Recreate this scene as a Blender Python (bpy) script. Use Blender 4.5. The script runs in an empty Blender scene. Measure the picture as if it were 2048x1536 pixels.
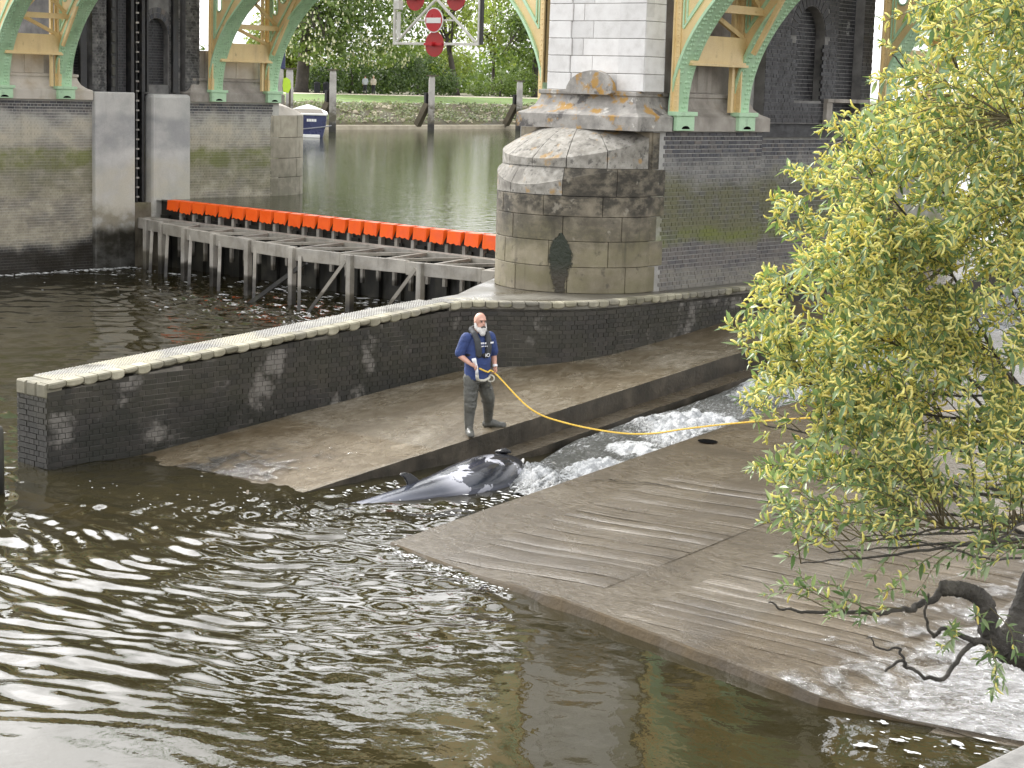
import bpy, bmesh, math, random
import numpy as np
from mathutils import Vector, Matrix, noise as mnoise

random.seed(7)
RNG = np.random.default_rng(11)
scene = bpy.context.scene
C = scene.collection

# ------------------------------------------------------------------ camera
HC = 5.55                                    # eye height above the downstream water (z = 0)
F_PX, PITCH, ROLL, YAW = 3765.0, math.radians(8.967), math.radians(1.734), math.radians(40.36)
fw = Vector((-math.sin(YAW)*math.cos(PITCH), math.cos(YAW)*math.cos(PITCH), -math.sin(PITCH)))
rt = Vector((math.cos(YAW), math.sin(YAW), 0)); up = rt.cross(fw)
rt2 = math.cos(ROLL)*rt + math.sin(ROLL)*up
up2 = -math.sin(ROLL)*rt + math.cos(ROLL)*up
cam_d = bpy.data.cameras.new('camera'); cam = bpy.data.objects.new('camera', cam_d); C.objects.link(cam)
cam_d.sensor_width = 36; cam_d.lens = F_PX*36/2048; cam_d.clip_start = 0.2; cam_d.clip_end = 3000
cam.matrix_world = Matrix(((rt2.x, up2.x, -fw.x, 0), (rt2.y, up2.y, -fw.y, 0), (rt2.z, up2.z, -fw.z, HC), (0, 0, 0, 1)))
scene.camera = cam

# ------------------------------------------------------------------ sky and sun (bright overcast)
SUN_AZ = Vector((-1.0, 0.16, 0)).normalized(); SUN_EL = math.radians(36)
world = bpy.data.worlds.new('World'); scene.world = world; world.use_nodes = True
wt = world.node_tree; wt.nodes.clear()
wo = wt.nodes.new('ShaderNodeOutputWorld'); wb = wt.nodes.new('ShaderNodeBackground')
sk = wt.nodes.new('ShaderNodeTexSky'); sk.sky_type = 'NISHITA'; sk.sun_disc = False
sk.sun_elevation = SUN_EL; sk.sun_rotation = math.atan2(SUN_AZ.x, SUN_AZ.y)
sk.dust_density = 6.0; sk.air_density = 1.2; sk.ozone_density = 1.0
hs = wt.nodes.new('ShaderNodeHueSaturation'); hs.inputs['Saturation'].default_value = 0.10
tc = wt.nodes.new('ShaderNodeTexCoord'); cn = wt.nodes.new('ShaderNodeTexNoise')
mp = wt.nodes.new('ShaderNodeMapping'); mp.inputs['Scale'].default_value = (1, 1, 2.2)
cn.inputs['Scale'].default_value = 2.6; cn.inputs['Detail'].default_value = 7; cn.inputs['Roughness'].default_value = 0.6
cr = wt.nodes.new('ShaderNodeMapRange')
cr.inputs['From Min'].default_value = 0.38; cr.inputs['From Max'].default_value = 0.62
cr.inputs['To Min'].default_value = 0.72; cr.inputs['To Max'].default_value = 1.22
mu = wt.nodes.new('ShaderNodeMix'); mu.data_type = 'RGBA'; mu.blend_type = 'MULTIPLY'; mu.inputs[0].default_value = 1
L = wt.links.new
L(tc.outputs['Generated'], mp.inputs['Vector']); L(mp.outputs[0], cn.inputs['Vector']); L(cn.outputs['Fac'], cr.inputs['Value'])
ov = wt.nodes.new('ShaderNodeMix'); ov.data_type = 'RGBA'; ov.inputs[0].default_value = 0.45   # even grey-white cloud layer over the clear-sky light
ov.inputs[7].default_value = (6.2, 6.2, 6.3, 1)
L(sk.outputs[0], hs.inputs['Color']); L(hs.outputs[0], ov.inputs[6]); L(ov.outputs[2], mu.inputs[6]); L(cr.outputs[0], mu.inputs[7])
L(mu.outputs[2], wb.inputs['Color']); L(wb.outputs[0], wo.inputs['Surface'])
wb.inputs['Strength'].default_value = 0.15
sun_d = bpy.data.lights.new('sun', 'SUN'); sun_d.energy = 0.8; sun_d.angle = math.radians(12); sun_d.color = (1, 0.96, 0.9)
sun = bpy.data.objects.new('sun', sun_d); C.objects.link(sun)
sv = Vector((SUN_AZ.x*math.cos(SUN_EL), SUN_AZ.y*math.cos(SUN_EL), math.sin(SUN_EL)))
sun.rotation_euler = (-sv).to_track_quat('-Z', 'Y').to_euler(); sun.location = (0, -20, 40)
scene.view_settings.view_transform = 'Standard'; scene.view_settings.look = 'None'
scene.view_settings.gamma = 1; scene.view_settings.use_curve_mapping = False
scene.view_settings.exposure = 1.6
scene.cycles.max_bounces = 8; scene.cycles.transparent_max_bounces = 12; scene.cycles.use_denoising = True
scene.cycles.caustics_reflective = False; scene.cycles.caustics_refractive = False
scene.cycles.sample_clamp_indirect = 4

# ------------------------------------------------------------------ helpers
ORG = {}
def org(o):
    return ORG.get(o.name, Vector((0, 0, 0))) if o is not None else Vector((0, 0, 0))

def tag(o, label=None, cat=None, group=None, kind=None):
    if label: o['label'] = label
    if cat: o['category'] = cat
    if group: o['group'] = group
    if kind: o['kind'] = kind
    return o

def thing(name, label, cat, loc, group=None, kind=None):
    o = bpy.data.objects.new(name, None); C.objects.link(o); o.location = loc
    o.empty_display_size = 0.1
    ORG[o.name] = Vector(loc)
    return tag(o, label, cat, group, kind)

def as_mats(m): return m if isinstance(m, (list, tuple)) else [m]

def link_mesh(name, me, mats, parent=None, loc=None):
    """mesh data is in world coordinates; it is moved into the frame of its thing"""
    o = bpy.data.objects.new(name, me); C.objects.link(o)
    for m in as_mats(mats): me.materials.append(m)
    base = org(parent) if parent is not None else Vector(loc or (0, 0, 0))
    if base.length > 0: me.transform(Matrix.Translation(-base))
    if parent is not None: o.parent = parent
    else: o.location = base
    ORG[o.name] = base
    return o

def inst(name, me, parent, mat4):
    """an object that shares mesh data, placed by a world matrix"""
    o = bpy.data.objects.new(name, me); C.objects.link(o)
    o.parent = parent; o.matrix_local = Matrix.Translation(-org(parent)) @ mat4
    return o

def face_up(o):
    """turn an open sheet's faces so that they look upwards"""
    me = o.data
    if sum(p.normal.z*p.area for p in me.polygons) < 0: me.flip_normals(); me.update()
    return o

class MB:
    def __init__(s): s.v = []; s.f = []; s.m = []; s.r = []; s.cr = 0.5
    def add(s, vs, fs, mi=0, rnd=None):
        k = len(s.v); s.v += [tuple(p) for p in vs]; s.r += [s.cr if rnd is None else rnd]*len(vs)
        s.f += [tuple(i+k for i in q) for q in fs]; s.m += [mi]*len(fs)
    def hexa(s, p, mi=0, rnd=None):            # bottom 0-3, top 4-7
        s.add(p, [(3, 2, 1, 0), (4, 5, 6, 7), (0, 1, 5, 4), (1, 2, 6, 5), (2, 3, 7, 6), (3, 0, 4, 7)], mi, rnd)
    def box(s, lo, hi, mi=0, rnd=None):
        x0, y0, z0 = lo; x1, y1, z1 = hi
        s.hexa([(x0, y0, z0), (x1, y0, z0), (x1, y1, z0), (x0, y1, z0), (x0, y0, z1), (x1, y0, z1), (x1, y1, z1), (x0, y1, z1)], mi, rnd)
    def bar(s, a, b, w, h, mi=0, upv=(0, 0, 1), rnd=None):
        a = Vector(a); b = Vector(b); d = (b-a).normalized(); u = Vector(upv)
        if abs(d.dot(u)) > 0.98: u = Vector((0, 1, 0))
        sd = d.cross(u).normalized()*w/2; uu = sd.cross(d).normalized()*h/2
        s.hexa([a-sd-uu, a+sd-uu, b+sd-uu, b-sd-uu, a-sd+uu, a+sd+uu, b+sd+uu, b-sd+uu], mi, rnd)
    def tube(s, pts, rad, n=8, mi=0, cap=True, rnd=None, sx=None):
        pts = [Vector(p) for p in pts]; k = len(pts)
        if not hasattr(rad, '__len__'): rad = [rad]*k
        t0 = (pts[1]-pts[0]).normalized(); ref = Vector((0, 0, 1)) if abs(t0.z) < 0.9 else Vector((1, 0, 0))
        nrm = (ref - t0*ref.dot(t0)).normalized(); vs = []
        for i in range(k):
            t = (pts[min(i+1, k-1)]-pts[max(i-1, 0)]).normalized()
            nrm = (nrm - t*nrm.dot(t)).normalized(); bn = t.cross(nrm)
            ex = sx[i] if sx else 1.0
            for j in range(n):
                a = 2*math.pi*j/n
                vs.append(pts[i] + rad[i]*(nrm*math.cos(a) + bn*math.sin(a)*ex))
        fs = [(i*n+j, i*n+(j+1) % n, (i+1)*n+(j+1) % n, (i+1)*n+j) for i in range(k-1) for j in range(n)]
        if cap: fs += [tuple(reversed(range(n))), tuple(range((k-1)*n, k*n))]
        s.add(vs, fs, mi, rnd)
    def rings(s, rings, mi=0, cap=True, closed=True, rnd=None):
        n = len(rings[0]); vs = [p for r in rings for p in r]; k = len(rings)
        m = n if closed else n-1
        fs = [(i*n+j, i*n+(j+1) % n, (i+1)*n+(j+1) % n, (i+1)*n+j) for i in range(k-1) for j in range(m)]
        if cap and closed: fs += [tuple(reversed(range(n))), tuple(range((k-1)*n, k*n))]
        s.add(vs, fs, mi, rnd)
    def sphere(s, c, r, nu=10, nv=7, mi=0, sc=(1, 1, 1), rnd=None):
        vs = [(c[0], c[1], c[2]-r*sc[2])]
        for i in range(1, nv):
            a = math.pi*i/nv-math.pi/2
            for j in range(nu):
                b = 2*math.pi*j/nu
                vs.append((c[0]+r*sc[0]*math.cos(a)*math.cos(b), c[1]+r*sc[1]*math.cos(a)*math.sin(b), c[2]+r*sc[2]*math.sin(a)))
        vs.append((c[0], c[1], c[2]+r*sc[2])); e = len(vs)-1
        fs = [(0, 1+(j+1) % nu, 1+j) for j in range(nu)]
        fs += [(1+i*nu+j, 1+i*nu+(j+1) % nu, 1+(i+1)*nu+(j+1) % nu, 1+(i+1)*nu+j) for i in range(nv-2) for j in range(nu)]
        fs += [(e, 1+(nv-2)*nu+j, 1+(nv-2)*nu+(j+1) % nu) for j in range(nu)]
        s.add(vs, fs, mi, rnd)
    def mesh(s, name='mesh', smooth=False):
        me = bpy.data.meshes.new(name); me.from_pydata(s.v, [], s.f); me.update()
        if len(set(s.m)) > 1: me.polygons.foreach_set('material_index', s.m)
        a = me.attributes.new('rnd', 'FLOAT', 'POINT'); a.data.foreach_set('value', s.r)
        if smooth: me.polygons.foreach_set('use_smooth', [True]*len(s.f))
        return me
    def build(s, name, mats, parent=None, loc=None, smooth=False, bevel=0, fix=False):
        me = s.mesh(name, smooth)
        if fix:
            b = bmesh.new(); b.from_mesh(me); bmesh.ops.recalc_face_normals(b, faces=b.faces); b.to_mesh(me); b.free()
        o = link_mesh(name, me, mats, parent, loc)
        if bevel:
            bv = o.modifiers.new('b', 'BEVEL'); bv.width = bevel; bv.segments = 2; bv.limit_method = 'ANGLE'
        return o

def plate(outer, holes, thick, to3d):
    """flat plate with real openings: outer/holes are 2-D loops, to3d(u, v, w) maps to the world"""
    b = bmesh.new()
    def loop(pts):
        vs = [b.verts.new((p[0], p[1], 0)) for p in pts]
        return [b.edges.new((vs[i], vs[(i+1) % len(vs)])) for i in range(len(vs))]
    es = loop(outer)
    for h in holes: es += loop(h)
    bmesh.ops.triangle_fill(b, use_beauty=True, use_dissolve=False, edges=es)
    r = bmesh.ops.extrude_face_region(b, geom=b.faces[:])
    for g in r['geom']:
        if isinstance(g, bmesh.types.BMVert): g.co.z = thick
    bmesh.ops.recalc_face_normals(b, faces=b.faces)
    m = MB(); b.verts.ensure_lookup_table(); b.verts.index_update()
    m.add([to3d(*v.co) for v in b.verts], [tuple(v.index for v in f.verts) for f in b.faces])
    b.free()
    return m

def fbm(x, y, z=0.0, oct=4):
    a = 0; w = 1; t = 0
    for _ in range(oct):
        a += w*mnoise.noise(Vector((x, y, z))); t += w; x *= 2.03; y *= 2.03; z *= 2.03; w *= 0.5
    return a/t

def remeshed(mb, name, mats, parent, voxel=0.012, smooth=4, wrinkle=None):
    """fuse tubes and blobs into one continuous skin"""
    me = mb.mesh('tmp'); o = bpy.data.objects.new('tmp', me); C.objects.link(o)
    r = o.modifiers.new('r', 'REMESH'); r.mode = 'VOXEL'; r.voxel_size = voxel
    if smooth:
        sm = o.modifiers.new('s', 'SMOOTH'); sm.factor = 0.5; sm.iterations = smooth
    dg = bpy.context.evaluated_depsgraph_get(); dg.update()
    m2 = bpy.data.meshes.new_from_object(o.evaluated_get(dg)); m2.name = name
    bpy.data.objects.remove(o); bpy.data.meshes.remove(me)
    m2.materials.clear()
    if wrinkle:                                  # cloth folds: push the surface in and out along its normals
        amp, fx_, fz_ = wrinkle; nv = len(m2.vertices); co = [v.co.copy() for v in m2.vertices]; no = [v.normal.copy() for v in m2.vertices]
        for i in range(nv):
            c = co[i]; h = fbm(c.x*fx_+2*fbm(c.z*3, c.x*3, 1, 2), c.y*fx_, c.z*fz_, 3); h = (1-abs(h)*2.6)*0.6+h
            m2.vertices[i].co = c+no[i]*amp*h
        m2.update()
    m2.polygons.foreach_set('use_smooth', [True]*len(m2.polygons))
    return link_mesh(name, m2, mats, parent)

# ------------------------------------------------------------------ materials
class NT:
    def __init__(s, name):
        s.mat = bpy.data.materials.new(name); s.mat.use_nodes = True
        s.t = s.mat.node_tree; s.t.nodes.clear(); s.L = s.t.links.new
        s.out = s.n('ShaderNodeOutputMaterial'); s._pos = None
    def n(s, t, **kw):
        x = s.t.nodes.new(t)
        for k, v in kw.items(): setattr(x, k, v)
        return x
    def setin(s, sock, v):
        if hasattr(v, 'is_output'): s.L(v, sock)
        elif isinstance(v, (tuple, list)) and len(v) == 3 and sock.type == 'RGBA': sock.default_value = (*v, 1)
        else: sock.default_value = v
    @property
    def pos(s):
        if s._pos is None: s._pos = s.n('ShaderNodeNewGeometry').outputs['Position']
        return s._pos
    def objpos(s): return s.n('ShaderNodeTexCoord').outputs['Object']
    def mapped(s, vec, scale, loc=(0, 0, 0), rot=(0, 0, 0)):
        m = s.n('ShaderNodeMapping'); s.L(vec, m.inputs[0]); m.inputs['Scale'].default_value = scale
        m.inputs['Location'].default_value = loc; m.inputs['Rotation'].default_value = rot; return m.outputs[0]
    def noise(s, vec, scale, detail=5, rough=0.55, dist=0.0):
        x = s.n('ShaderNodeTexNoise'); s.L(vec, x.inputs['Vector']); x.inputs['Scale'].default_value = scale
        x.inputs['Detail'].default_value = detail; x.inputs['Roughness'].default_value = rough
        x.inputs['Distortion'].default_value = dist; return x.outputs['Fac']
    def vor(s, vec, scale, feature='F1'):
        x = s.n('ShaderNodeTexVoronoi', feature=feature); s.L(vec, x.inputs['Vector']); x.inputs['Scale'].default_value = scale
        return x.outputs['Distance']
    def math(s, op, a, b=0.0, clamp=False):
        x = s.n('ShaderNodeMath', operation=op, use_clamp=clamp); s.setin(x.inputs[0], a); s.setin(x.inputs[1], b); return x.outputs[0]
    def rng(s, v, a, b, c=0.0, d=1.0, smooth=True):
        x = s.n('ShaderNodeMapRange'); x.interpolation_type = 'SMOOTHSTEP' if smooth else 'LINEAR'
        s.setin(x.inputs['Value'], v)
        for k, q in zip(('From Min', 'From Max', 'To Min', 'To Max'), (a, b, c, d)): x.inputs[k].default_value = q
        return x.outputs[0]
    def ramp(s, fac, stops):
        x = s.n('ShaderNodeValToRGB'); s.L(fac, x.inputs[0]); e = x.color_ramp.elements
        while len(e) < len(stops): e.new(0.5)
        for el, (p, c) in zip(e, stops): el.position = p; el.color = (*c, 1) if len(c) == 3 else c
        return x.outputs[0]
    def mix(s, fac, a, b, blend='MIX'):
        x = s.n('ShaderNodeMix', data_type='RGBA', blend_type=blend); s.setin(x.inputs[0], fac); s.setin(x.inputs[6], a); s.setin(x.inputs[7], b)
        return x.outputs[2]
    def fmix(s, fac, a, b):
        x = s.n('ShaderNodeMix', data_type='FLOAT'); s.setin(x.inputs[0], fac); s.setin(x.inputs[2], a); s.setin(x.inputs[3], b); return x.outputs[0]
    def sep(s, vec):
        x = s.n('ShaderNodeSeparateXYZ'); s.L(vec, x.inputs[0]); return x.outputs
    def bump(s, h, strength, dist=0.02, normal=None):
        x = s.n('ShaderNodeBump'); s.L(h, x.inputs['Height']); x.inputs['Strength'].default_value = strength; x.inputs['Distance'].default_value = dist
        if normal is not None: s.L(normal, x.inputs['Normal'])
        return x.outputs[0]
    def rnd(s):
        a = s.n('ShaderNodeAttribute', attribute_name='rnd').outputs['Fac']; o = s.n('ShaderNodeObjectInfo').outputs['Random']
        return s.math('FRACT', s.math('ADD', a, o))
    def principled(s, **kw):
        p = s.n('ShaderNodeBsdfPrincipled')
        for k, v in kw.items(): s.setin(p.inputs[k], v)
        s.L(p.outputs[0], s.out.inputs[0]); return p

def surf(name, cols, scale=3.0, rough=0.75, bump=0.25, bscale=40, bdist=0.01, zones=(), rnd=0.0, rndcols=None,
         streak=0.0, streakcol=(0.03, 0.028, 0.022), spots=(), coat=0.0, metallic=0.0, spec=0.5, detail=6, vec=None, rvar=0.15, obj=False):
    """layered weathered surface: colour noise, per-piece tint, tide zones by height, rain streaks, spots"""
    t = NT(name); p = t.objpos() if obj else t.pos
    n1 = t.noise(p, scale, detail)
    col = t.ramp(n1, [(0.30+0.4*i/max(1, len(cols)-1), c) for i, c in enumerate(cols)])
    if rndcols:
        col = t.mix(0.75, col, t.ramp(t.rnd(), [(i/(len(rndcols)-1), c) for i, c in enumerate(rndcols)]))
    if rnd:
        v = t.rng(t.rnd(), 0, 1, 1-rnd, 1+rnd, smooth=False)
        col = t.mix(1.0, col, v, 'MULTIPLY')
    z = t.sep(p)[2]
    rg = t.rng(n1, 0.3, 0.7, rough-rvar, rough+rvar)
    for zc, z0, z1, soft, stren, nsc, zr in zones:
        wob = t.math('MULTIPLY', t.math('SUBTRACT', t.noise(t.mapped(p, (1, 1, 0.6)), nsc, 5), 0.5), soft*3.0)
        zz = t.math('ADD', z, wob)
        m = t.math('MULTIPLY', t.rng(zz, z0-soft/2, z0+soft/2), t.rng(zz, z1-soft/2, z1+soft/2, 1, 0))
        patch = t.rng(t.noise(t.mapped(p, (1, 1, 1.6), loc=(z0*7, 3, z1*5)), nsc*1.7, 6, 0.65), 0.36, 0.6, 0.35 if stren < 0.94 else 0.85, 1)
        m = t.math('MULTIPLY', t.math('MULTIPLY', m, patch), stren)
        col = t.mix(m, col, zc)
        if zr is not None: rg = t.fmix(m, rg, zr)
    if streak:
        s1 = t.noise(t.mapped(p, (1, 1, 0.09)), 5.5, 5, 0.6); s2 = t.noise(p, 0.9, 3)
        m = t.math('MULTIPLY', t.rng(s1, 0.5, 0.72), t.rng(s2, 0.4, 0.62, 0.2, 1))
        col = t.mix(t.math('MULTIPLY', m, streak), col, streakcol)
    for sc, ssc, a, b, stren in spots:
        m = t.rng(t.noise(t.mapped(p, (1, 1, 1), loc=(ssc*3.1, a*17, b*9)), ssc, 6, 0.62), a, b)
        col = t.mix(t.math('MULTIPLY', m, stren), col, sc)
    fine = t.noise(p, bscale*2.3, 4, 0.6)
    col = t.mix(0.35, col, t.mix(t.rng(fine, 0.3, 0.7), (0.35, 0.35, 0.35), (0.65, 0.65, 0.65)), 'OVERLAY')
    pr = t.principled(**{'Base Color': col, 'Roughness': rg, 'Metallic': metallic, 'Specular IOR Level': spec})
    if coat: pr.inputs['Coat Weight'].default_value = coat; pr.inputs['Coat Roughness'].default_value = 0.12
    if bump: t.L(t.bump(t.math('ADD', t.noise(p, bscale, 6, 0.6), t.math('MULTIPLY', n1, 0.6)), bump, bdist), pr.inputs['Normal'])
    return t.mat
# ------------------------------------------------------------------ shared materials
OLIVE = (0.145, 0.142, 0.062); MOSS = (0.16, 0.185, 0.035); SILT = (0.56, 0.51, 0.40); PALE = (0.48, 0.465, 0.42); DARKWET = (0.028, 0.024, 0.018)
M = {}
BRK = [(0.05, 0.052, 0.063), (0.085, 0.085, 0.095), (0.12, 0.108, 0.10)]
RB = [(0.045, 0.047, 0.06), (0.08, 0.083, 0.098), (0.11, 0.103, 0.10), (0.062, 0.06, 0.063), (0.14, 0.12, 0.105)]
ZR = [((0.27, 0.265, 0.25), 3.75, 4.35, 0.25, 0.75, 1.2, 0.8), (OLIVE, 2.75, 3.95, 0.35, 0.80, 0.8, 0.7), (MOSS, 2.68, 2.95, 0.18, 0.75, 1.1, 0.8), ((0.19, 0.168, 0.148), 1.6, 2.7, 0.2, 0.6, 1.2, 0.6), ((0.25, 0.235, 0.195), 1.7, 2.2, 0.15, 0.7, 1.3, 0.5)]
M['brick_right'] = surf('brick_right', BRK, 9, 0.6, rndcols=RB, rnd=0.2, zones=ZR, bump=0.3, bscale=70)
M['mortar_right'] = surf('mortar_right', [(0.34, 0.335, 0.32), (0.48, 0.47, 0.45)], 6, 0.9, zones=[(a, b, c, d, e*(0.9 if 2.6 < b < 2.9 else 0.6), f, g) for a, b, c, d, e, f, g in ZR], bump=0.3)
ZL = [(PALE, 3.7, 4.5, 0.3, 0.9, 0.9, 0.85), (SILT, 0.9, 4.1, 0.6, 0.93, 0.7, 0.85), ((0.18, 0.16, 0.12), 0.7, 2.6, 0.6, 0.5, 1.5, 0.8), ((0.30, 0.28, 0.235), 2.6, 3.9, 0.5, 0.5, 1.9, 0.8), (MOSS, 2.85, 3.45, 0.22, 0.8, 0.9, 0.85), (OLIVE, 2.2, 3.2, 0.3, 0.5, 1.1, 0.8), (DARKWET, -1, 0.75, 0.5, 0.95, 0.7, 0.35)]
M['brick_left'] = surf('brick_left', BRK, 9, 0.65, rndcols=RB, rnd=0.2, zones=ZL, bump=0.3, bscale=70, streak=0.35, streakcol=(0.10, 0.095, 0.07))
M['mortar_left'] = surf('mortar_left', [(0.44, 0.43, 0.40), (0.58, 0.57, 0.53)], 6, 0.9, zones=[(a, b, c, d, e*(0.75 if b > -1 else 1), f, g) for a, b, c, d, e, f, g in ZL], bump=0.3)
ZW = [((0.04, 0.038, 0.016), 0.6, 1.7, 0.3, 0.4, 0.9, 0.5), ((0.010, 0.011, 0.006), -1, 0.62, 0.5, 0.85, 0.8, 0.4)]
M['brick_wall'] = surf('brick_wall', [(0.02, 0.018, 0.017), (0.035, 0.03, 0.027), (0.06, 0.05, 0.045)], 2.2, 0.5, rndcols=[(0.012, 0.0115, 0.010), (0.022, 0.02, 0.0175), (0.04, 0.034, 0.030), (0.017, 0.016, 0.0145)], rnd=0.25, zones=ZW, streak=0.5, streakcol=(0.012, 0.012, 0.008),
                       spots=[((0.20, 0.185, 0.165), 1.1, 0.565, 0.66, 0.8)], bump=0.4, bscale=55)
M['mortar_wall'] = surf('mortar_wall', [(0.02, 0.018, 0.015), (0.05, 0.045, 0.038), (0.36, 0.33, 0.29)], 1.1, 0.8, zones=ZW, bump=0.3)
M['brick_dark'] = surf('brick_dark', [(0.016, 0.016, 0.019), (0.028, 0.028, 0.031), (0.045, 0.042, 0.045)], 8, 0.55, rnd=0.35, spots=[((0.3, 0.3, 0.29), 2.1, 0.70, 0.76, 0.7)], bump=0.3, bscale=60)
M['brick_grey'] = surf('brick_grey', [(0.045, 0.045, 0.046), (0.11, 0.108, 0.105), (0.20, 0.195, 0.185)], 5, 0.7, rnd=0.3, bump=0.4, bscale=40, spots=[((0.02, 0.02, 0.02), 3.5, 0.52, 0.6, 0.8)])
M['mortar_dark'] = surf('mortar_dark', [(0.09, 0.09, 0.09), (0.17, 0.165, 0.16), (0.24, 0.235, 0.23)], 3, 0.9, bump=0.2)
M['granite'] = surf('granite', [(0.58, 0.57, 0.55), (0.67, 0.66, 0.645), (0.72, 0.715, 0.70)], 5, 0.75, rnd=0.10, bump=0.18, bscale=60, spots=[((0.33, 0.30, 0.25), 2.2, 0.58, 0.78, 0.35)])
LICH = (0.40, 0.22, 0.035)
M['lichen_stone'] = surf('lichen_stone', [(0.17, 0.16, 0.15), (0.30, 0.285, 0.26), (0.42, 0.40, 0.37)], 4, 0.85, rnd=0.1, bump=0.45, bscale=50,
                         spots=[((0.06, 0.055, 0.055), 3.0, 0.55, 0.66, 0.8), (LICH, 2.9, 0.53, 0.62, 0.85), ((0.62, 0.6, 0.55), 5, 0.62, 0.68, 0.8)])
M['cap_stone'] = surf('cap_stone', [(0.19, 0.176, 0.148), (0.31, 0.293, 0.258), (0.43, 0.41, 0.37)], 7, 0.85, rnd=0.12, bump=0.5, bscale=50,
                      spots=[((0.07, 0.065, 0.058), 9, 0.54, 0.66, 0.75), ((0.10, 0.09, 0.075), 1.7, 0.52, 0.66, 0.6), (LICH, 3.1, 0.58, 0.68, 0.6)])
M['cut_stone'] = surf('cut_stone', [(0.155, 0.13, 0.092), (0.24, 0.207, 0.152), (0.315, 0.277, 0.21)], 2.4, 0.75, rnd=0.16, bump=0.35, bscale=45, streak=0.7, streakcol=(0.05, 0.045, 0.03),
                      zones=[((0.035, 0.032, 0.026), 3.25, 4.6, 0.4, 0.93, 2.6, 0.85), ((0.13, 0.12, 0.045), 1.7, 3.1, 0.5, 0.5, 1.0, 0.7), ((0.05, 0.045, 0.035), 2.7, 3.4, 0.3, 0.55, 3.0, 0.8)], spots=[((0.34, 0.31, 0.25), 3, 0.62, 0.7, 0.6), ((0.06, 0.052, 0.04), 5, 0.58, 0.68, 0.6)])
def seep_mat():
    """dark wet growth that thins out into the stone at its ragged edge (thickness stored per vertex)"""
    t = NT('seep'); p = t.pos; n = t.noise(p, 9, 6, 0.7); a = t.n('ShaderNodeAttribute', attribute_name='rnd').outputs['Fac']
    z = t.sep(p)[2]; col = t.mix(t.rng(z, 2.05, 2.5), (0.035, 0.028, 0.016), (0.010, 0.016, 0.005))
    pr = t.n('ShaderNodeBsdfPrincipled'); t.L(col, pr.inputs['Base Color']); pr.inputs['Roughness'].default_value = 0.35
    t.L(t.bump(n, 0.8, 0.03), pr.inputs['Normal'])
    tr = t.n('ShaderNodeBsdfTransparent'); mx = t.n('ShaderNodeMixShader')
    t.L(t.rng(t.math('ADD', a, t.math('MULTIPLY', t.math('SUBTRACT', n, 0.5), 1.1)), 0.25, 0.6), mx.inputs[0]); t.L(tr.outputs[0], mx.inputs[1]); t.L(pr.outputs[0], mx.inputs[2])
    t.L(mx.outputs[0], t.out.inputs[0]); return t.mat
M['seep'] = seep_mat()
M['plinth'] = surf('plinth', [(0.2, 0.18, 0.155), (0.33, 0.30, 0.265), (0.45, 0.42, 0.38)], 2.0, 0.8, rnd=0.1, streak=0.6, streakcol=(0.08, 0.065, 0.055), bump=0.25, bscale=45)
M['plinth_pale'] = surf('plinth_pale', [(0.38, 0.32, 0.24), (0.5, 0.46, 0.4), (0.56, 0.52, 0.46)], 1.6, 0.8, rnd=0.12, streak=0.35, streakcol=(0.2, 0.17, 0.15), bump=0.2, bscale=45)
M['cut_stone2'] = surf('cut_stone2', [(0.22, 0.195, 0.145), (0.33, 0.30, 0.235), (0.42, 0.385, 0.31)], 2.4, 0.8, rnd=0.15, streak=0.7, streakcol=(0.12, 0.11, 0.085), bump=0.3, zones=[((0.10, 0.095, 0.06), 0, 2.9, 0.4, 0.6, 1.0, 0.7)])
M['joint'] = surf('joint', [(0.02, 0.018, 0.015), (0.04, 0.035, 0.03)], 8, 0.95, bump=0)
M['joint_pale'] = surf('joint_pale', [(0.2, 0.19, 0.17), (0.28, 0.26, 0.24)], 8, 0.95, bump=0)
M['gate_concrete'] = surf('gate_concrete', [(0.40, 0.40, 0.385), (0.52, 0.51, 0.49), (0.60, 0.59, 0.565)], 1.3, 0.7, bump=0.15, bscale=30, streak=0.2, streakcol=(0.25, 0.24, 0.22),
                          zones=[((0.30, 0.30, 0.31), 3.4, 4.35, 0.25, 0.75, 0.5, 0.7), ((0.52, 0.485, 0.39), 1.6, 3.0, 0.5, 0.75, 0.5, 0.8), ((0.2, 0.17, 0.1), 0.6, 1.7, 0.4, 0.7, 1.2, 0.7), ((0.02, 0.018, 0.012), -1, 1.05, 0.35, 0.97, 1.1, 0.4)])
M['cream'] = surf('cream', [(0.66, 0.49, 0.235), (0.74, 0.57, 0.29), (0.77, 0.60, 0.32)], 1.5, 0.5, bump=0.06, bscale=30, spots=[((0.30, 0.19, 0.09), 5, 0.60, 0.74, 0.5), ((0.16, 0.09, 0.05), 14, 0.68, 0.74, 0.5)], streak=0.3, streakcol=(0.36, 0.25, 0.13))
M['green_paint'] = surf('green_paint', [(0.36, 0.56, 0.35), (0.45, 0.67, 0.44), (0.50, 0.71, 0.49)], 2.0, 0.5, bump=0.06, bscale=30, spots=[((0.2, 0.3, 0.2), 6, 0.56, 0.74, 0.5), ((0.17, 0.13, 0.08), 13, 0.68, 0.74, 0.5)], streak=0.3, streakcol=(0.17, 0.27, 0.18))
M['black_steel'] = surf('black_steel', [(0.008, 0.008, 0.009), (0.02, 0.02, 0.021), (0.05, 0.045, 0.04)], 5, 0.5, bump=0.3, bscale=30)
M['void'] = surf('void', [(0.004, 0.004, 0.004), (0.008, 0.008, 0.008)], 3, 0.95, bump=0, spec=0.0)  # matt black painted in for the dark inside holes and slots
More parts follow.
